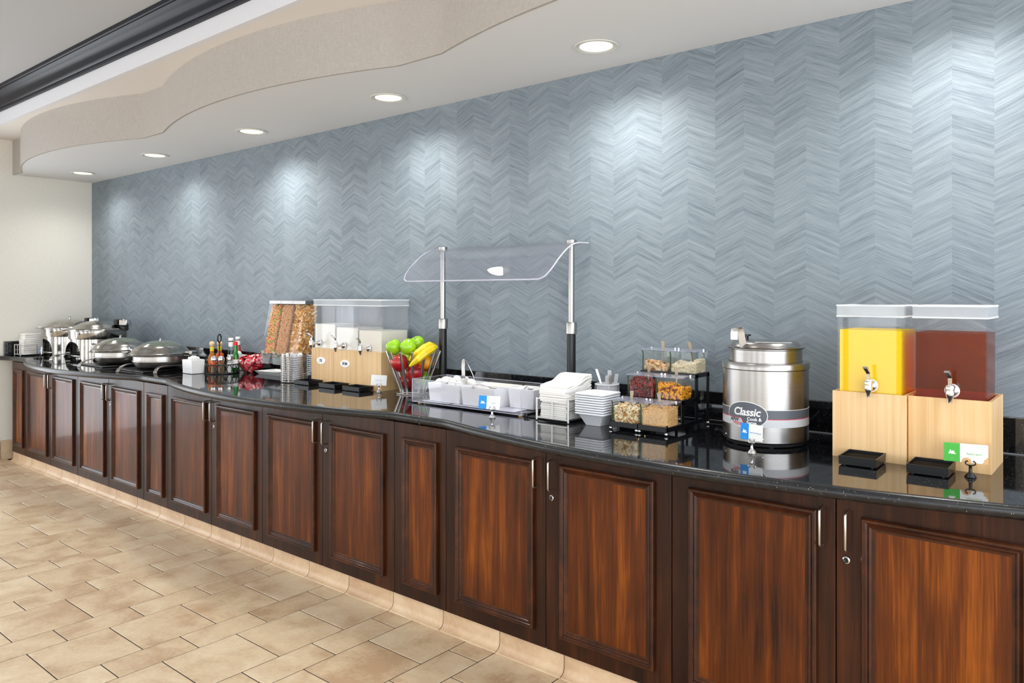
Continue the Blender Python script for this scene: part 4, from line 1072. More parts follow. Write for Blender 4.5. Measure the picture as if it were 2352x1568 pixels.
# ---- round wire cutlery holder behind the bowls
sb = thing('cutlery_holder', 'round pale wire cutlery holder behind the stacked square bowls', 'cutlery holder', (-1.868, 2.925, ZC))
MB().lathe([(0, 0.006), (0.046, 0.006), (0.050, 0.132), (0.048, 0.132), (0.044, 0.009), (0, 0.009)], 28).build('cup', 'melamine', sb, smooth=40)
for z in (0.02, 0.06, 0.096, 0.128): MB().tube(circ(0, 0, 0.0535, z, 28), 0.0022, 6, True).build('hoop', 'white', sb, smooth=60)
for a in (-140, -50, 40, 130): MB().ribbon([(0.0535 * math.cos(R_(a)), 0.0535 * math.sin(R_(a)), 0), (0.0535 * math.cos(R_(a)), 0.0535 * math.sin(R_(a)), 0.132)], (0.008 * math.sin(R_(a)), -0.008 * math.cos(R_(a)), 0), 0.002).build('strap', 'white', sb)
def cutlery(x, y, z, top, mat, label, w=0.009, name='cutlery'):
    b = MB(); P0 = Vector((0, 0, 0)); P1 = Vector(top); wv = Vector((0.77, 0.638, 0))
    pts = [P0, P1 * .5, P1 * .85, P1]; vs = []; fs = []
    for p, k in zip(pts, (0.35, 0.5, 1.0, 0.85)):
        nv = Vector((-0.638, 0.77, 0)) * .0013; q = wv * (w * .5 * k); vs += [p + q + nv, p - q + nv, p - q - nv, p + q - nv]
    fs = [(0, 1, 2, 3), (15, 14, 13, 12)]
    for i in range(3):
        for k in range(4): fs.append((i * 4 + k, i * 4 + (k + 1) % 4, i * 4 + 4 + (k + 1) % 4, i * 4 + 4 + k))
    o = b.add(vs, fs).build(name, mat, None, smooth=40); o.location = (x, y, z)
    return tag(o, label, 'cutlery', 'cutlery in the round holder')
cutlery(-1.862, 2.925, ZC + 0.03, (-0.050, -0.02, 0.165), 'steel', 'steel knife leaning left out of the round wire holder', 0.012, 'table_knife')
cutlery(-1.852, 2.930, ZC + 0.03, (-0.006, 0.0, 0.160), 'clearplastic', 'tallest clear plastic handle in the round wire holder', 0.019, 'plastic_knife')
cutlery(-1.848, 2.918, ZC + 0.03, (0.008, -0.004, 0.142), 'nickel', 'dark steel handle standing in the round wire holder', 0.016, 'table_fork')
cutlery(-1.856, 2.915, ZC + 0.03, (-0.004, -0.004, 0.138), 'clearplastic', 'short clear plastic handle in the round wire holder', 0.016, 'plastic_fork')
cutlery(-1.842, 2.930, ZC + 0.03, (0.018, 0.006, 0.146), 'clearplastic', 'clear plastic handle at the right rim of the round wire holder', 0.018, 'plastic_spoon')

# ---- clear acrylic tray with crocks
AT = thing('acrylic_tray', 'long clear acrylic tray holding three white food crocks', 'tray', (-2.427, 2.70, ZC))
ax0, ax1, ay0, ay1, az0, az1 = -2.770, -2.084, 2.577, 2.820, 0.906, 1.019
MB().opentop((ax0, ay0, ax1, ay1, az0), (ax0, ay0, ax1, ay1, az1), 0.004, az0 + 0.007).build('tray', 'acrylic', AT, world=True)
e = MB(); e.tube([(ax0, ay0, az1), (ax1, ay0, az1), (ax1, ay1, az1), (ax0, ay1, az1)], 0.0014, 5, True); e.tube([(ax0, ay0, az0 + .003), (ax1, ay0, az0 + .003), (ax1, ay1, az0 + .003), (ax0, ay1, az0 + .003)], 0.0024, 5, True)
for (x, y) in ((ax0, ay0), (ax1, ay0), (ax1, ay1), (ax0, ay1)): e.tube([(x, y, az0), (x, y, az1)], 0.0021, 5)
e.build('tray_edge', 'guardedge', AT, world=True)
for i in range(3): MB().cbox(ax0 + 0.055 + 0.2 * i, ay0 + 0.008, az0 + 0.0075, ax0 + 0.235 + 0.2 * i, ay1 - 0.008, az0 + 0.0095, 0.001).build('inner_floor', 'guardedge', AT, world=True)
for (xa, xb) in ((-2.822, -2.775), (-2.081, -2.062)):
    o = MB().cbox(xa, 2.590, ZC, xb, 2.655 if xa < -2.5 else 2.70, ZC + 0.017, 0.002).build('rubber_block', 'black', world=True)
    tag(o, 'small black block at the %s end of the clear tray' % ('fruit basket' if xa < -2.5 else 'napkin rack'), 'block', 'black blocks by the clear tray')
for (x, y) in ((ax0 + .03, ay0 + .02), (ax1 - .02, ay0 + .02), (ax0 + .03, ay1 - .02), (ax1 - .02, ay1 - .02)): MB().lathe([(0, 0), (0.009, 0), (0.009, 0.006), (0, 0.006)], 12, (x, y, ZC)).build('foot', 'stain', AT, world=True)
zt0 = az0 + 0.0096
def crock(x0, y0, x1, y1, label):
    t = thing('crock', label, 'crock', ((x0 + x1) / 2, (y0 + y1) / 2, zt0), group='white crocks in the clear tray')
    b = MB(); b.opentop((x0 + .008, y0 + .006, x1 - .008, y1 - .006, zt0), (x0, y0, x1, y1, 1.005), 0.005, zt0 + 0.006)
    o = b.build('vessel', 'white', t, world=True)
    md_ = o.modifiers.new('round', 'BEVEL'); md_.width = 0.002; md_.segments = 2; md_.limit_method = 'ANGLE'
    return t
crock(-2.690, 2.603, -2.478, 2.808, 'white square crock holding whole eggs in the clear tray')
c2 = crock(-2.470, 2.603, -2.262, 2.808, 'white square crock of fruit yogurt in the clear tray')
c3 = crock(-2.246, 2.680, -2.095, 2.812, 'white crock at the napkin end of the clear tray')
def wav(x, y): return 0.978 + 0.004 * math.sin(x * 70) + 0.004 * math.cos(y * 60)
b = MB(); heap_block(b, -2.459, 2.613, 0.94, -2.272, 2.799, wav); b.build('filling', 'yogurt', c2, world=True)['kind'] = 'stuff'
b = MB(); heap_block(b, -2.237, 2.689, 0.94, -2.104, 2.803, lambda x, y: wav(x, y) + .008); b.build('filling', 'milk', c3, world=True)['kind'] = 'stuff'
for i, (x, y, s) in enumerate(((-2.33, 2.70, .017), (-2.36, 2.745, .013), (-2.30, 2.73, .012), (-2.40, 2.66, .012), (-2.385, 2.72, .011), (-2.345, 2.65, .013))):
    q = MB(); q.lathe([(0, -s * .4), (s * .7, -s * .3), (s, 0), (s * .6, s * .35), (0, s * .45)], 7); q.xf(Matrix.Translation((x, y, wav(x, y) + s * .25)) @ Matrix.Rotation(i * 1.1, 4, 'Z') @ Matrix.Rotation(.5, 4, 'X'))
    tag(q.build('peach_slice', 'peach' if i != 4 else 'gapple', None, smooth=50, world=True), ['largest orange peach piece on the fruit yogurt', 'orange peach piece towards the wall on the fruit yogurt', 'orange peach piece nearest the spoon on the fruit yogurt', 'orange peach piece nearest the eggs on the fruit yogurt', 'small green fruit piece on the fruit yogurt', 'orange peach piece at the front of the fruit yogurt'][i], 'fruit piece', 'fruit pieces on the yogurt')
# eggs
em = MB().lathe([(0, -0.0235), (0.009, -0.0215), (0.0165, -0.015), (0.0205, -0.005), (0.0208, 0.003), (0.018, 0.014), (0.012, 0.022), (0.006, 0.0258), (0, 0.027)], 20).mesh('egg', 'egg', 80)
eggs = [(-2.645, 2.633, 1.000), (-2.607, 2.637, 1.014), (-2.560, 2.640, 1.002), (-2.575, 2.690, 1.018), (-2.630, 2.700, 1.004), (-2.525, 2.655, 0.998), (-2.520, 2.735, 1.001), (-2.590, 2.760, 1.002), (-2.652, 2.762, 0.998), (-2.640, 2.66, 0.965), (-2.59, 2.665, 0.966), (-2.54, 2.69, 0.962), (-2.63, 2.74, 0.962), (-2.57, 2.745, 0.962), (-2.525, 2.63, 0.958)]
for i, (x, y, z) in enumerate(eggs):
    o = obj('egg', em, None, (x, y, z)); o.rotation_euler = (random.uniform(-1.2, 1.2), random.uniform(-.6, .6), 0)
    tag(o, {1: 'highest white egg at the left of the egg crock', 3: 'white egg heaped highest in the middle of the egg crock', 6: 'white egg below the tongs in the egg crock'}.get(i, 'white egg heaped in the square crock'), 'egg', 'eggs in the crock')
# tongs
tg = thing('tongs', 'steel serving tongs standing upright in the egg crock', 'tongs', (-2.560, 2.735, 1.00))
for s, e1 in ((-1, (-0.012, -0.004, 0.022)), (1, (0.030, 0.028, 0.016))):
    pts = [(-0.014, 0.002, 0.116), (-0.017 + (0.0 if s < 0 else 0.014), 0.002, 0.108 if s < 0 else 0.110), (-0.018 if s < 0 else 0.012, 0.0 if s < 0 else 0.012, 0.075), (-0.014 if s < 0 else 0.024, -0.002 if s < 0 else 0.020, 0.045), e1]
    MB().ribbon(pts, (0.0165, 0.0065, 0) if s < 0 else (0.013, -0.010, 0), 0.003).build('arm', 'steel', tg, smooth=60)
MB().tube([(-0.0215, 0.0095, 0.112), (-0.0085, -0.006, 0.112)], 0.0032, 8).build('hinge', 'steel', tg, smooth=60)
# spoons on the crocks
for (x, y, lab, pts) in ((-2.395, 2.60, 'steel spoon resting over the rim of the fruit yogurt crock', [(0.0, -0.006, 0), (0.01, 0.004, 0.014), (0.03, 0.02, 0.018), (0.075, 0.07, -0.004)]), (-2.165, 2.70, 'steel spoon handle standing in the crock at the napkin end', [(0.0, -0.004, -0.018), (0.0, -0.001, 0.004), (0.006, 0.012, 0.016), (0.012, 0.03, 0.0)])):
    t = thing('yogurt_spoon', lab, 'spoon', (x, y, 1.0))
    MB().ribbon(pts, (0.009, -0.009, 0), 0.0022).build('handle', 'steel', t, smooth=60)
    q = MB().lathe([(0, -0.004), (0.009, -0.003), (0.013, 0), (0.012, 0.0012), (0, -0.001)], 14).xf(Matrix.Translation(pts[-1]) @ Matrix.Diagonal((1, 1.25, 1, 1))); q.build('bowl', 'steel', t, smooth=60)

# ---- fruit basket
FB = thing('fruit_basket', 'flared fruit basket of steel rods on a round steel plate', 'basket', (-3.050, 2.845, ZC))
MB().lathe([(0, 0), (0.098, 0), (0.101, 0.002), (0.101, 0.005), (0.098, 0.007), (0, 0.008)], 48).build('plate', 'steel', FB, smooth=40)
for k in range(14):
    a = R_(k * 360 / 14 + 6); c, s = math.cos(a), math.sin(a)
    rod = MB().tube([(0.066 * c, 0.066 * s, 0.006), (0.149 * c, 0.149 * s, 0.229)], 0.0070, 10).build('rod', 'steelbright', FB, smooth=50)
MB().tube(circ(0, 0, 0.072, 0.010, 28), 0.003, 6, True).build('hoop', 'steel', FB, smooth=60)
def apple_mesh(mat, r):
    pr = [(0, -0.78), (0.18, -0.86), (0.42, -0.88), (0.72, -0.66), (0.94, -0.2), (1.0, 0.18), (0.92, 0.55), (0.70, 0.82), (0.42, 0.90), (0.2, 0.84), (0.08, 0.70), (0, 0.62)]
    return MB().lathe([(a * r, z * r) for a, z in pr], 24).mesh('apple', mat, 80)
stem_m = MB().tube([(0, 0, 0.022), (0.001, 0, 0.032), (0.003, 0.001, 0.042)], [0.0016, 0.0014, 0.002], 6).mesh('stem', 'stem', 60)
am = {'gapple': apple_mesh('gapple', 0.0435), 'rapple': apple_mesh('rapple', 0.0475), 'orangefruit': MB().lathe([(0.041 * math.sin(R_(a)), -0.041 * math.cos(R_(a))) for a in range(0, 181, 12)], 24).mesh('orange', 'orangefruit', 80)}
fruits = [('gapple', -3.122, 2.770, 1.146, (-20, -25), 'green apple at the left top of the fruit basket'), ('gapple', -3.030, 2.785, 1.152, (-10, -70), 'green apple in the middle on top of the fruit basket'),
          ('gapple', -3.064, 2.885, 1.160, (-25, -10), 'green apple at the back on top of the fruit basket'), ('rapple', -3.060, 2.752, 1.066, (-12, 6), 'red apple at the left behind the steel rods'),
          ('rapple', -2.996, 2.805, 1.015, (30, 20), 'red apple in the middle behind the steel rods'), ('rapple', -3.075, 2.828, 0.962, (10, 30), 'red apple at the bottom of the fruit basket'),
          ('rapple', -3.058, 2.906, 1.032, (10, -30), 'red apple towards the wall in the fruit basket'), ('orangefruit', -2.973, 2.865, 1.070, (0, 0), 'orange under the bananas in the fruit basket'),
          ('gapple', -3.130, 2.858, 1.072, (10, 40), 'green apple deep in the back of the fruit basket'), ('gapple', -3.008, 2.880, 0.974, (20, 10), 'green apple low in the fruit basket towards the tray')]
for mk, x, y, z, (rx, ry), lab in fruits:
    nm = 'orange' if mk == 'orangefruit' else 'apple'
    o = obj(nm, am[mk], None, (x, y, z)); o.rotation_euler = (R_(rx), R_(ry), random.uniform(0, 6)); tag(o, lab, nm, 'fruit in the steel rod basket')
    if nm == 'apple': obj('stem', stem_m, o)
for pts, lab in (([(-2.966, 2.738, 1.056), (-2.950, 2.744, 1.070), (-2.918, 2.752, 1.094), (-2.905, 2.790, 1.124), (-2.908, 2.845, 1.144), (-2.925, 2.890, 1.150), (-2.932, 2.902, 1.148)], 'front banana lying across the fruit basket'),
                 ([(-3.000, 2.766, 1.082), (-2.985, 2.770, 1.096), (-2.958, 2.785, 1.122), (-2.945, 2.825, 1.148), (-2.948, 2.870, 1.160), (-2.962, 2.912, 1.156), (-2.970, 2.925, 1.152)], 'rear banana lying across the fruit basket')):
    q = MB().tube(pts, [0.005, 0.0125, 0.0195, 0.0218, 0.0205, 0.013, 0.006], 7); o = q.build('banana', 'banana', None, smooth=25, world=True)
    P0 = Vector(pts[0]); d = (P0 - Vector(pts[1])).normalized()
    q = MB().tube([tuple(P0 - d * .002), tuple(P0 + d * .006)], [0.0044, 0.0032], 6); q.build('tip', 'stem', o, world=True)
    tag(o, lab, 'banana', 'bananas in the steel rod basket')

# ---- triple cereal dispenser
CD = thing('cereal_dispenser', 'triple wall-side cereal dispenser with slanted clear canisters and paddle knobs', 'dispenser', (-4.27, 2.93, ZC))
cxs = [-4.475, -4.340, -4.208, -4.074]
kinds = [('loop_p', (('loop_o', 5), ('loop_g', 3), ('loop_p', 4)), sh_ring, (0.0075, 0.009), 1500, 'fruit ring cereal'), ('cheerio', (('cheerio', 5), ('cheerio2', 1)), sh_ring, (0.0048, 0.006), 3400, 'oat ring cereal'), ('flake', (('flake', 5), ('almond', 2), ('flake2', 2)), sh_flake, (0.009, 0.0135), 1100, 'corn flake cereal')]
SHR = 0.062                                            # the canisters lean back by this much over their height
for i in range(3):
    x0, x1 = cxs[i] + 0.002, cxs[i + 1] - 0.002; zb, zt = 1.045, 1.372; yf, yb = 2.815, 2.940
    cn = MB().frust((x0, yf, x1, yb, zb), (x0, yf + SHR, x1, yb + SHR, zt)).build('canister', 'acrylic', CD, world=True)
    blk, mats, shp, sz, cnt, nm = kinds[i]
    b = MB(); e = 0.0065
    b.cur = len(mats) - 1; ins = sz[1] * 1.25 + e; b.box(x0 + ins, yf + ins, zb + .004, x1 - ins, yb - ins, zt - .022)
    scatter(b, cnt, (x0 + e, yf + e, zb + .003, x1 - e, yb - e, zt - .010), shp, sz, mats, None, 'flrt')
    b.v = [(p[0], p[1] + SHR * (p[2] - zb) / (zt - zb), p[2]) for p in b.v]
    o = b.build('cereal', [m_[0] for m_ in mats], cn, world=True); o['kind'] = 'stuff'; o['label'] = nm
    MB().frust((x0 - .001, yf + SHR - .002, x1 + .001, yb + SHR + .002, zt), (x0 - .001, yf + SHR + .001, x1 + .001, yb + SHR + .004, zt + .020)).build('cap', 'steel', cn, world=True)
    ft = MB().frust((x0 + .025, yf - .018, x1 - .025, yf + .045, 0.985), (x0 + .006, yf - .010, x1 - .006, yb - .02, zb - .001)).build('chute', 'acrylic_frost', CD, world=True)
    kb = MB(); cx_, cz_ = (x0 + x1) / 2 - .004, 1.048
    for a in (20 + 25 * i, 110 + 25 * i): c_, s_ = math.cos(R_(a)), math.sin(R_(a)); kb.ribbon([(cx_ - .022 * c_, yf - .026, cz_ - .022 * s_), (cx_ + .022 * c_, yf - .026, cz_ + .022 * s_)], (0, 0.018, 0), 0.0045)
    kb.tube([(cx_, yf - .03, cz_), (cx_, yf + .012, cz_)], 0.005, 8)
    k_ = kb.build('paddle_knob', 'knobgrey', CD, world=True); k_['label'] = 'grey cross-shaped turning knob'
MB().cbox(-4.475, 2.93, 1.03, -4.075, 2.965, 1.05, .003).build('carrier_bar', 'blackmetal', CD, world=True)
for x in (-4.40, -4.15): MB().cbox(x - .012, 2.966, ZC + 0.024, x + .012, 2.990, 1.05, .003).build('stand_leg', 'blackmetal', CD, world=True)
tr = thing('serving_platter', 'flat white rectangular platter under the cereal dispenser', 'platter', (-4.33, 2.925, ZC))
b = MB(); b.opentop((-4.58, 2.868, -4.09, 2.992, ZC), (-4.605, 2.845, -4.065, 3.012, ZC + 0.022), 0.014, ZC + 0.012); b.build('platter', 'white', tr, world=True)

# ---- wire basket of wrapped cutlery
WB = thing('wire_basket', 'round steel wire basket full of wrapped white cutlery', 'basket', (-3.999, 2.742, ZC))
for k in range(12): MB().tube(circ(0, 0, 0.0775, 0.008 + 0.0132 * k, 36), 0.0030, 6, True).build('hoop', 'steel', WB, smooth=60)
for a in (-95, -60, 0, 60, 130, 190, 235): MB().ribbon([(0.0765 * math.cos(R_(a)), 0.0765 * math.sin(R_(a)), 0.004), (0.0765 * math.cos(R_(a)), 0.0765 * math.sin(R_(a)), 0.158)], (0.009 * math.sin(R_(a)), -0.009 * math.cos(R_(a)), 0), 0.002).build('strap', 'nickel', WB)
MB().lathe([(0, 0), (0.079, 0), (0.079, 0.004), (0, 0.005)], 32).build('base', 'rubber', WB, smooth=40)
for i in range(26):
    a = random.uniform(0, 6.28); r = 0.060 * math.sqrt(random.random()); h = random.uniform(0.150, 0.172)
    b = MB().cbox(-0.010, -0.003, 0, 0.010, 0.003, h, 0.002); b.xf(Matrix.Rotation(random.uniform(-.10, .10), 4, 'X') @ Matrix.Rotation(random.uniform(-.10, .10), 4, 'Y') @ Matrix.Rotation(random.uniform(0, 3), 4, 'Z'))
    o = b.build('cutlery_pack', 'clearplastic' if i % 3 else 'paper', None); o.location = (-3.999 + r * math.cos(a), 2.742 + r * math.sin(a), ZC + 0.007)
    tag(o, 'white wrapped cutlery pack standing in the round wire basket', 'cutlery pack', 'cutlery packs in the wire basket')

# ---- glass bowl of red packets
gx_, gy_ = -4.728, 2.905
gb = thing('glass_bowl', 'round clear glass bowl heaped with red packets', 'bowl', (gx_, gy_, ZC))
MB().lathe([(0, 0.0), (0.045, 0.0), (0.060, 0.008), (0.082, 0.040), (0.097, 0.082), (0.100, 0.086), (0.097, 0.087), (0.093, 0.082), (0.078, 0.042), (0.056, 0.012), (0.04, 0.006), (0, 0.006)], 40).build('bowl', 'glass', gb, smooth=50)
def packet(q_mats):
    b = MB(); w, h, t = 0.021, 0.016, 0.0042
    vs = []; fs = []; nx, ny = 4, 4
    for k in (1, -1):
        for j in range(ny + 1):
            for i in range(nx + 1):
                u, v = i / nx * 2 - 1, j / ny * 2 - 1; bul = (1 - u ** 4) * (1 - v ** 4); vs.append((w * u, h * v, k * (t * bul + 0.0004)))
    m = (nx + 1) * (ny + 1)
    for j in range(ny):
        for i in range(nx):
            a = j * (nx + 1) + i
            b_ = (a, a + 1, a + nx + 2, a + nx + 1); fs.append(b_); fs.append(tuple(x + m for x in b_)[::-1])
    edge = [i for i in range(nx + 1)] + [j * (nx + 1) + nx for j in range(1, ny + 1)] + [ny * (nx + 1) + i for i in range(nx - 1, -1, -1)] + [j * (nx + 1) for j in range(ny - 1, 0, -1)]
    for p, q in zip(edge, edge[1:] + edge[:1]): fs.append((p, p + m, q + m, q))
    b.add(vs, fs)
    b.mi = [1 if (n_ in (10, 11, 12, 20, 21)) else 0 for n_ in range(len(b.mi))]
    return b.mesh('red_packet', q_mats, 50)
pk = [packet(['packred', 'packwhite']), packet(['packred', 'packpink']), packet(['packpink', 'packred'])]
np_ = 0
for lay, (z, r, n) in enumerate(((0.020, 0.045, 8), (0.036, 0.058, 12), (0.052, 0.068, 15), (0.068, 0.074, 16), (0.084, 0.078, 15), (0.098, 0.062, 12), (0.110, 0.036, 6))):
    for i in range(n):
        a = 6.283 * i / n + lay * .4 + random.uniform(-.12, .12); rr = r * (1 if i % 4 else random.uniform(.2, .8))
        o = obj('red_packet', pk[0 if random.random() < .5 else (1 if lay < 4 or random.random() < .6 else 2)], None, (gx_ + rr * math.cos(a), gy_ + rr * math.sin(a), ZC + z))
        up = R_(62) if (lay < 5 and i % 4) else random.uniform(-.5, .5)
        o.rotation_euler = (up, random.uniform(-.4, .4), a + math.pi / 2 + random.uniform(-.3, .3)); o.scale = (1.1, 1.05, 1)
        tag(o, 'shiny red packet heaped in the clear glass bowl', 'packet', 'red packets in the glass bowl')

# ---- bottles, shakers, caddy
CX, CY_ = -4.822, 2.738
lat = Vector((0.770, 0.638, 0)); dep = Vector((-0.638, 0.770, 0))
def cpos(l, d): p = Vector((CX, CY_, ZC + 0.006)) + lat * l + dep * d; return p
cd = thing('condiment_caddy', 'round black wire caddy with tall loop handle holding sauces', 'caddy', (CX, CY_, ZC))
MB().lathe([(0, 0.002), (0.104, 0.002), (0.106, 0.004), (0, 0.0055)], 36).build('floor_disc', 'blackmetal', cd)
for z in (0.004, 0.062): MB().tube(circ(0, 0, 0.108, z, 40), 0.0036, 6, True).build('hoop', 'blackmetal', cd, smooth=60)
for k in range(18):
    a0, a1 = R_(k * 20), R_(k * 20 + 30)
    for (p, q) in ((a0, a1),):
        am_ = (p + q) / 2; pts = []
        for t in range(9):
            f = t / 8; a = p + (q - p) * f; pts.append((0.108 * math.cos(a), 0.108 * math.sin(a), 0.004 + 0.058 * math.sin(math.pi * f)))
        MB().tube(pts, 0.0025, 5).build('arch', 'blackmetal', cd, smooth=60)
hp = -0.02 * lat
MB().tube([tuple(hp + Vector((0, 0, 0.005))), tuple(hp + Vector((0, 0, 0.215)))], 0.0048, 8).build('handle_stem', 'blackmetal', cd, smooth=60)
MB().tube([tuple(hp + dep * (0.030 * math.cos(R_(a))) * 1 + Vector((0, 0, 0.236 + 0.026 * math.sin(R_(a))))) for a in range(0, 360, 20)], 0.0048, 8, True).build('handle_loop', 'blackmetal', cd, smooth=60)
def hot_sauce(p, lab, lv):
    t = thing('hot_sauce_bottle', lab, 'bottle', p, group='sauces in the wire caddy')
    MB().lathe([(0, 0), (0.025, 0), (0.027, 0.003), (0.027, 0.090), (0.025, 0.104), (0.015, 0.124), (0.0125, 0.140), (0.0125, 0.174), (0, 0.174)], 24).build('glass', 'hotglass', t, smooth=50)
    MB().lathe([(0, 0.002), (0.0252, 0.002), (0.0252, lv), (0, lv)], 24).build('sauce', 'hot', t, smooth=50)
    nl = MB().lathe([(0.0131, 0.140), (0.0134, 0.140), (0.0134, 0.172), (0.0131, 0.172)], 24, closed=True).build('neck_label', 'yellow', t, smooth=50)
    MB().lathe([(0.0137, 0.141), (0.0139, 0.141), (0.0139, 0.1445), (0.0137, 0.1445)], 24, closed=True).build('label_stripe', 'redcap', nl, smooth=50)
    MB().lathe([(0.0136, 0.153), (0.0138, 0.153), (0.0138, 0.160), (0.0136, 0.160)], 24, closed=True).build('label_print', 'gapple', nl, smooth=50)
    MB().lathe([(0, 0.172), (0.012, 0.173), (0.0125, 0.178), (0.0165, 0.184), (0.0185, 0.192), (0.0165, 0.201), (0.010, 0.208), (0, 0.210)], 20).build('ball_cap', 'cork', t, smooth=80)
hot_sauce(cpos(-0.070, 0.0), 'fuller-necked orange hot sauce bottle at the left of the caddy', 0.084)
hot_sauce(cpos(-0.042, 0.062), 'orange hot sauce bottle half hidden behind the caddy handle', 0.122)
def octbottle(p, lab, content, lv, cat):
    t = thing('ketchup_bottle', lab, 'bottle', p)
    MB().lathe([(0, 0), (0.028, 0), (0.030, 0.004), (0.030, 0.070), (0.028, 0.100), (0.020, 0.140), (0.0155, 0.168), (0.0145, 0.200), (0, 0.200)], 8).build('glass', 'glass' if cat == 'empty' else 'ketchup', t, smooth=30)
    if content: MB().lathe([(0, 0.003), (0.026, 0.003), (0.028, lv * .7), (0.022, lv), (0, lv)], 8).build('contents', content, t)
    MB().lathe([(0.0152, 0.170), (0.0163, 0.170), (0.0155, 0.202), (0.0145, 0.202)], 24, closed=True).build('neck_band', 'paper', t, smooth=50)
    MB().lathe([(0.0150, 0.203), (0.0155, 0.203), (0.0155, 0.210), (0.0150, 0.210)], 24, closed=True).build('rim', 'stem', t, smooth=50)
    MB().lathe([(0, 0.209), (0.0165, 0.209), (0.0172, 0.212), (0.0172, 0.226), (0.016, 0.229), (0, 0.229)], 24).build('cap', 'white', t, smooth=50)
octbottle(cpos(0.036, 0.060), 'nearly empty clear faceted ketchup bottle with white cap in the caddy', None, 0, 'empty')
octbottle(Vector((-5.040, 2.983, ZC)), 'full red ketchup bottle behind the glass bowl of packets', None, 0, 'full')
t = thing('pepper_sauce_bottle', 'slim green sauce bottle with red cap in the caddy', 'bottle', cpos(0.080, 0.030), group='sauces in the wire caddy')
MB().lathe([(0, 0), (0.019, 0), (0.021, 0.003), (0.021, 0.100), (0.019, 0.116), (0.0135, 0.134), (0.0122, 0.150), (0.0122, 0.182), (0, 0.182)], 20).build('glass', 'greenglass', t, smooth=50)
MB().lathe([(0, 0.181), (0.0125, 0.181), (0.0125, 0.203), (0.0115, 0.205), (0, 0.205)], 16).build('cap', 'redcap', t, smooth=40)
MB().lathe([(0.0213, 0.03), (0.0215, 0.03), (0.0215, 0.085), (0.0213, 0.085)], 20, closed=True).build('label', 'paper', t, smooth=50)
def shaker(p, lab, content, lv):
    t = thing('shaker', lab, 'shaker', p, group='shakers in the wire caddy')
    MB().lathe([(0, 0), (0.021, 0), (0.0225, 0.003), (0.0195, 0.085), (0, 0.085)], 12).build('glass', 'glass', t, smooth=20)
    MB().lathe([(0, 0.003), (0.0195, 0.003), (0.0185, lv), (0, lv + .004)], 12).build('contents', content, t)
    MB().lathe([(0.0205, 0.082), (0.0215, 0.084), (0.0205, 0.102), (0.015, 0.112), (0.006, 0.116), (0, 0.1165), (0, 0.112), (0.019, 0.100), (0.0195, 0.084)], 16).build('cap', 'chrome', t, smooth=40)
shaker(cpos(-0.032, -0.062), 'left pepper shaker at the front of the caddy', 'pepper', 0.040)
shaker(cpos(0.018, -0.066), 'right pepper shaker at the front of the caddy, fuller of pepper', 'pepper', 0.066)
shaker(cpos(0.062, -0.034), 'salt shaker at the front of the caddy', 'salt', 0.068)

# ---- white square bowls of sweetener packets
def sugar_bowl(x0, y0, x1, y1, h, lab, glab, n):
    t = thing('sweetener_bowl', lab, 'bowl', ((x0 + x1) / 2, (y0 + y1) / 2, ZC))
    o = MB().opentop((x0 + .003, y0 + .003, x1 - .003, y1 - .003, ZC + .002), (x0, y0, x1, y1, ZC + h), 0.005, ZC + 0.008).build('bowl', 'white', t, world=True)
    md_ = o.modifiers.new('round', 'BEVEL'); md_.width = 0.002; md_.segments = 2; md_.limit_method = 'ANGLE'
    MB().box(x0 + .01, y0 + .01, ZC, x1 - .01, y1 - .01, ZC + .0022).build('foot', 'rubber', t, world=True)
    for i in range(n):
        b = MB().cbox(-.020, -.0014, -.026, .020, .0014, .026, .001)
        fx, fy = random.uniform(-1, 1), random.uniform(-1, 1)
        o = b.build('sweetener_packet', 'paper', None); o.location = ((x0 + x1) / 2 + fx * ((x1 - x0) / 2 - .034), (y0 + y1) / 2 + fy * ((y1 - y0) / 2 - .030), ZC + h - 0.012 + 0.016 * (1 - max(abs(fx), abs(fy))) + random.uniform(-.004, .003))
        o.rotation_euler = (random.uniform(-.5, .9), random.uniform(-.6, .6), random.uniform(0, 3.1))
        tag(o, glab, 'packet', glab)
sugar_bowl(-5.018, 2.556, -4.890, 2.650, 0.094, 'white square bowl of sweetener packets beside the low chafing dish', 'white sweetener packets heaped in the front square bowl', 18)
sugar_bowl(-4.985, 2.868, -4.878, 2.962, 0.108, 'white square bowl half hidden behind the sauce caddy', 'white packets in the square bowl behind the caddy', 9)

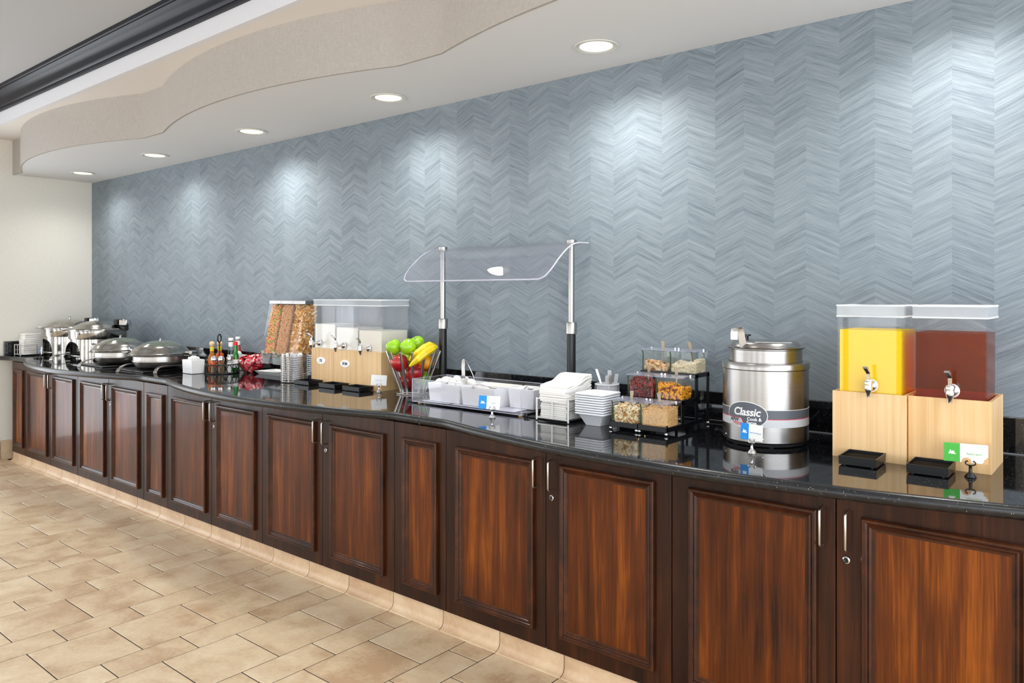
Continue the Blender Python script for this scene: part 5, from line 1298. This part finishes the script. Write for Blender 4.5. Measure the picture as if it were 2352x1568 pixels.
# ---- chafing dishes
LAT = (-0.86, -0.51)                                   # lid handle side
def low_chafer(x, y, lab):
    t = thing('chafing_dish', lab, 'chafing dish', (x, y, ZC), group='shallow chafing dishes')
    MB().cbox(-.20, -.215, 0, .20, .16, .010, .004).build('induction_plate', 'black', t)
    MB().lathe([(0, 0.016), (0.12, 0.016), (0.156, 0.024), (0.174, 0.044), (0.179, 0.062), (0.185, 0.064), (0.185, 0.069), (0.179, 0.071), (0.179, 0.101), (0.16, 0.101), (0.15, 0.03), (0, 0.024)], 48).build('pan', 'pansteel', t, smooth=35)
    MB().lathe([(0, 0.009), (0.10, 0.009), (0.105, 0.017), (0, 0.017)], 32).build('heat_ring', 'black', t, smooth=40)
    MB().lathe([(0.17, 0.100), (0.213, 0.102), (0.217, 0.106), (0.213, 0.110), (0.17, 0.111)], 48, closed=True).build('flange', 'polish', t, smooth=35)
    ld_ = MB().lathe([(0.203, 0.112), (0.204, 0.117), (0.194, 0.122), (0.178, 0.146), (0.158, 0.164), (0.134, 0.174), (0.132, 0.172), (0.156, 0.161), (0.175, 0.143), (0.190, 0.119), (0.196, 0.112)], 48, closed=True).build('lid', 'polish', t, smooth=50)
    MB().lathe([(0.136, 0.1735), (0.11, 0.187), (0.08, 0.197), (0.04, 0.204), (0, 0.206), (0, 0.203), (0.04, 0.201), (0.08, 0.194), (0.11, 0.184), (0.132, 0.1735)], 40).build('lid_window', 'windowglass', ld_, smooth=60)
    MB().lathe([(0, 0.205), (0.008, 0.206), (0.006, 0.212), (0.009, 0.216), (0.006, 0.221), (0, 0.222)], 14).build('knob', 'chrome', ld_, smooth=60)
    dx, dy = LAT; pxv = Vector((-dy, dx, 0)); dv = Vector((dx, dy, 0))
    pts = [dv * .190 + pxv * -.035 + Vector((0, 0, .128)), dv * .215 + pxv * -.037 + Vector((0, 0, .144)), dv * .232 + pxv * -.022 + Vector((0, 0, .151)), dv * .236 + Vector((0, 0, .153)), dv * .232 + pxv * .022 + Vector((0, 0, .151)), dv * .215 + pxv * .037 + Vector((0, 0, .144)), dv * .190 + pxv * .035 + Vector((0, 0, .128))]
    MB().tube([tuple(p) for p in pts], 0.0062, 8).build('lid_handle', 'chrome', ld_, smooth=60)
    # hinge shelf at the back right
    hv = -dv
    M = Matrix.Rotation(math.atan2(hv.y, hv.x), 4, 'Z')
    MB().lathe([(0, .100), (.05, .100), (.052, .104), (.05, .108), (0, .108)], 24, (0.230, 0, 0)).xf(M).build('hinge_shelf', 'polish', t, smooth=40)
    MB().cbox(.195, -.022, .118, .258, .022, .132, .003).xf(M).build('hinge_arm', 'polish', t)
    MB().tube([(.250, -.030, .124), (.250, .030, .124)], 0.0125, 14).xf(M).build('hinge_barrel', 'chrome', t, smooth=50)
    # curved flat foot reaching forward
    fp = [(-0.075, -.120, .050), (-0.055, -.175, .050), (-0.035, -.225, .046), (-0.018, -.262, .036), (-.006, -.286, .020), (0.0, -.298, .001)]
    MB().ribbon(fp, (0.028, 0.010, 0), 0.004).build('front_foot', 'steel', t, smooth=60)
    MB().ribbon([(0.10, .12, .05), (0.12, .20, .046), (.13, .24, .03), (.135, .265, .001)], (0.030, -0.006, 0), 0.004).build('rear_foot', 'steel', t, smooth=60)
    return t
MT['windowglass'] = plain('smoked_lid_glass', (112, 120, 104), 0.12, 0.35, coat=0.6, var=0.2)
low_chafer(-5.415, 2.600, 'shallow chafing dish beside the white sweetener bowl')
low_chafer(-6.025, 2.585, 'shallow chafing dish next to the tall ones, second from the sweetener bowl')
def tall_chafer(x, y, lab):
    t = thing('chafing_dish', lab, 'chafing dish', (x, y, ZC), group='tall chafing dishes')
    R0 = 0.213; n = 128; b = MB(); vs = []; fs = []
    # skirt with four arched openings
    for i in range(n):
        a = 2 * math.pi * i / n; ph = (math.degrees(a) + 45) % 90 - 45; z0 = 0.0
        if abs(ph) < 31: z0 = 0.150 * max(0, 1 - (abs(ph) / 31) ** 3.2) ** 0.5
        for r, z in ((R0 - .010, z0), (R0 - .010, 0.172), (R0 - .014, 0.172), (R0 - .014, z0)): vs.append((r * math.cos(a), r * math.sin(a), z))
    for i in range(n):
        A, B = i * 4, ((i + 1) % n) * 4
        for k in range(4): fs.append((A + k, A + (k + 1) % 4, B + (k + 1) % 4, B + k))
    b.add(vs, fs).build('stand', 'polish', t, smooth=35)
    MB().tube(circ(0, 0, R0 - .022, 0.035, 48), 0.006, 6, True).build('stand_ring', 'steel', t, smooth=60)
    MB().lathe([(0, 0.10), (0.15, 0.105), (0.19, 0.14), (0.195, 0.17), (0, 0.17)], 40).build('water_pan', 'blackmetal', t, smooth=50)
    MB().lathe([(0, 0), (0.09, 0), (0.09, 0.012), (0, 0.012)], 32).build('burner_plate', 'black', t, smooth=40)
    MB().lathe([(R0 - .012, 0.170), (R0 + .001, 0.172), (R0 + .003, 0.176), (R0 + .003, 0.234), (R0 + .013, 0.238), (R0 + .013, 0.243), (R0 - .01, 0.243), (R0 - .01, 0.172)], 64, closed=True).build('drum', 'polish', t, smooth=35)
    ld_ = MB().lathe([(R0 + .008, 0.244), (R0 + .006, 0.250), (0.195, 0.259), (0.165, 0.279), (0.13, 0.296), (0.085, 0.310), (0.04, 0.3165), (0, 0.318), (0, .315), (0.085, .307), (.165, .273), (.195, .248), (.195, .244)], 56, closed=False).build('lid', 'polish', t, smooth=60)
    MB().lathe([(0, 0.316), (0.012, 0.317), (0.005, 0.323), (0.0045, 0.335), (0.012, 0.342), (0, 0.343)], 16).build('knob', 'chrome', ld_, smooth=60)
    dv = Vector((-0.77, -0.638, 0)); pv = Vector((0.638, -0.77, 0))
    pts = [dv * .205 + pv * -.04 + Vector((0, 0, .25)), dv * .255 + pv * -.04 + Vector((0, 0, .248)), dv * .285 + pv * -.02 + Vector((0, 0, .238)), dv * .285 + pv * .02 + Vector((0, 0, .238)), dv * .255 + pv * .04 + Vector((0, 0, .248)), dv * .205 + pv * .04 + Vector((0, 0, .25))]
    MB().tube([tuple(p) for p in pts], 0.005, 8).build('lid_handle', 'chrome', ld_, smooth=60)
    M = Matrix.Rotation(R_(39.65), 4, 'Z')
    MB().cbox(.150, -.045, .285, .185, .045, .328, .006).xf(M).build('hinge_bracket', 'blackmetal', t)
    MB().cbox(.187, -.040, .275, .262, .040, .325, .008).xf(M).build('hinge_box', 'chrome', t, smooth=40)
    MB().cbox(.195, -.030, .235, .240, .030, .274, .004).xf(M).build('hinge_arm', 'blackmetal', t)
    for a in (-118, -60): MB().lathe([(0, 0), (.006, 0), (.006, .003), (0, .004)], 10).xf(Matrix.Rotation(R_(a), 4, 'Z') @ Matrix.Translation((R0 + .003, 0, .215)) @ Matrix.Rotation(R_(90), 4, 'Y')).build('drum_hole', 'blackmetal', t)
    return t
tall_chafer(-6.690, 2.690, 'tall round chafing dish with arched stand nearest the shallow ones')
tall_chafer(-7.305, 2.700, 'tall round chafing dish with arched stand nearest the end wall')
def foot_bar(name, pts, w, lab):
    o = MB().ribbon(pts, w, 0.0045).build(name, 'steel', None, smooth=60, world=True); return tag(o, lab, 'stand bar')
foot_bar('stand_bar', [(-6.81, 2.375, ZC + .001), (-6.825, 2.388, ZC + .020), (-6.84, 2.405, ZC + .032), (-6.86, 2.43, ZC + .038), (-6.88, 2.47, ZC + .04), (-6.895, 2.53, ZC + .04), (-6.9, 2.60, ZC + .038), (-6.90, 2.64, ZC + .02), (-6.90, 2.655, ZC + .001)], (0.030, 0.012, 0), 'curved flat steel bar in front of the tall chafing dishes')
foot_bar('stand_bar', [(-5.130, 2.425, ZC + .001), (-5.140, 2.436, ZC + .018), (-5.152, 2.450, ZC + .030), (-5.17, 2.475, ZC + .037), (-5.19, 2.52, ZC + .040), (-5.205, 2.60, ZC + .040), (-5.21, 2.70, ZC + .038), (-5.21, 2.75, ZC + .02), (-5.21, 2.765, ZC + .001)], (0.030, 0.010, 0), 'curved flat steel bar between the low chafing dish and sweetener bowl')
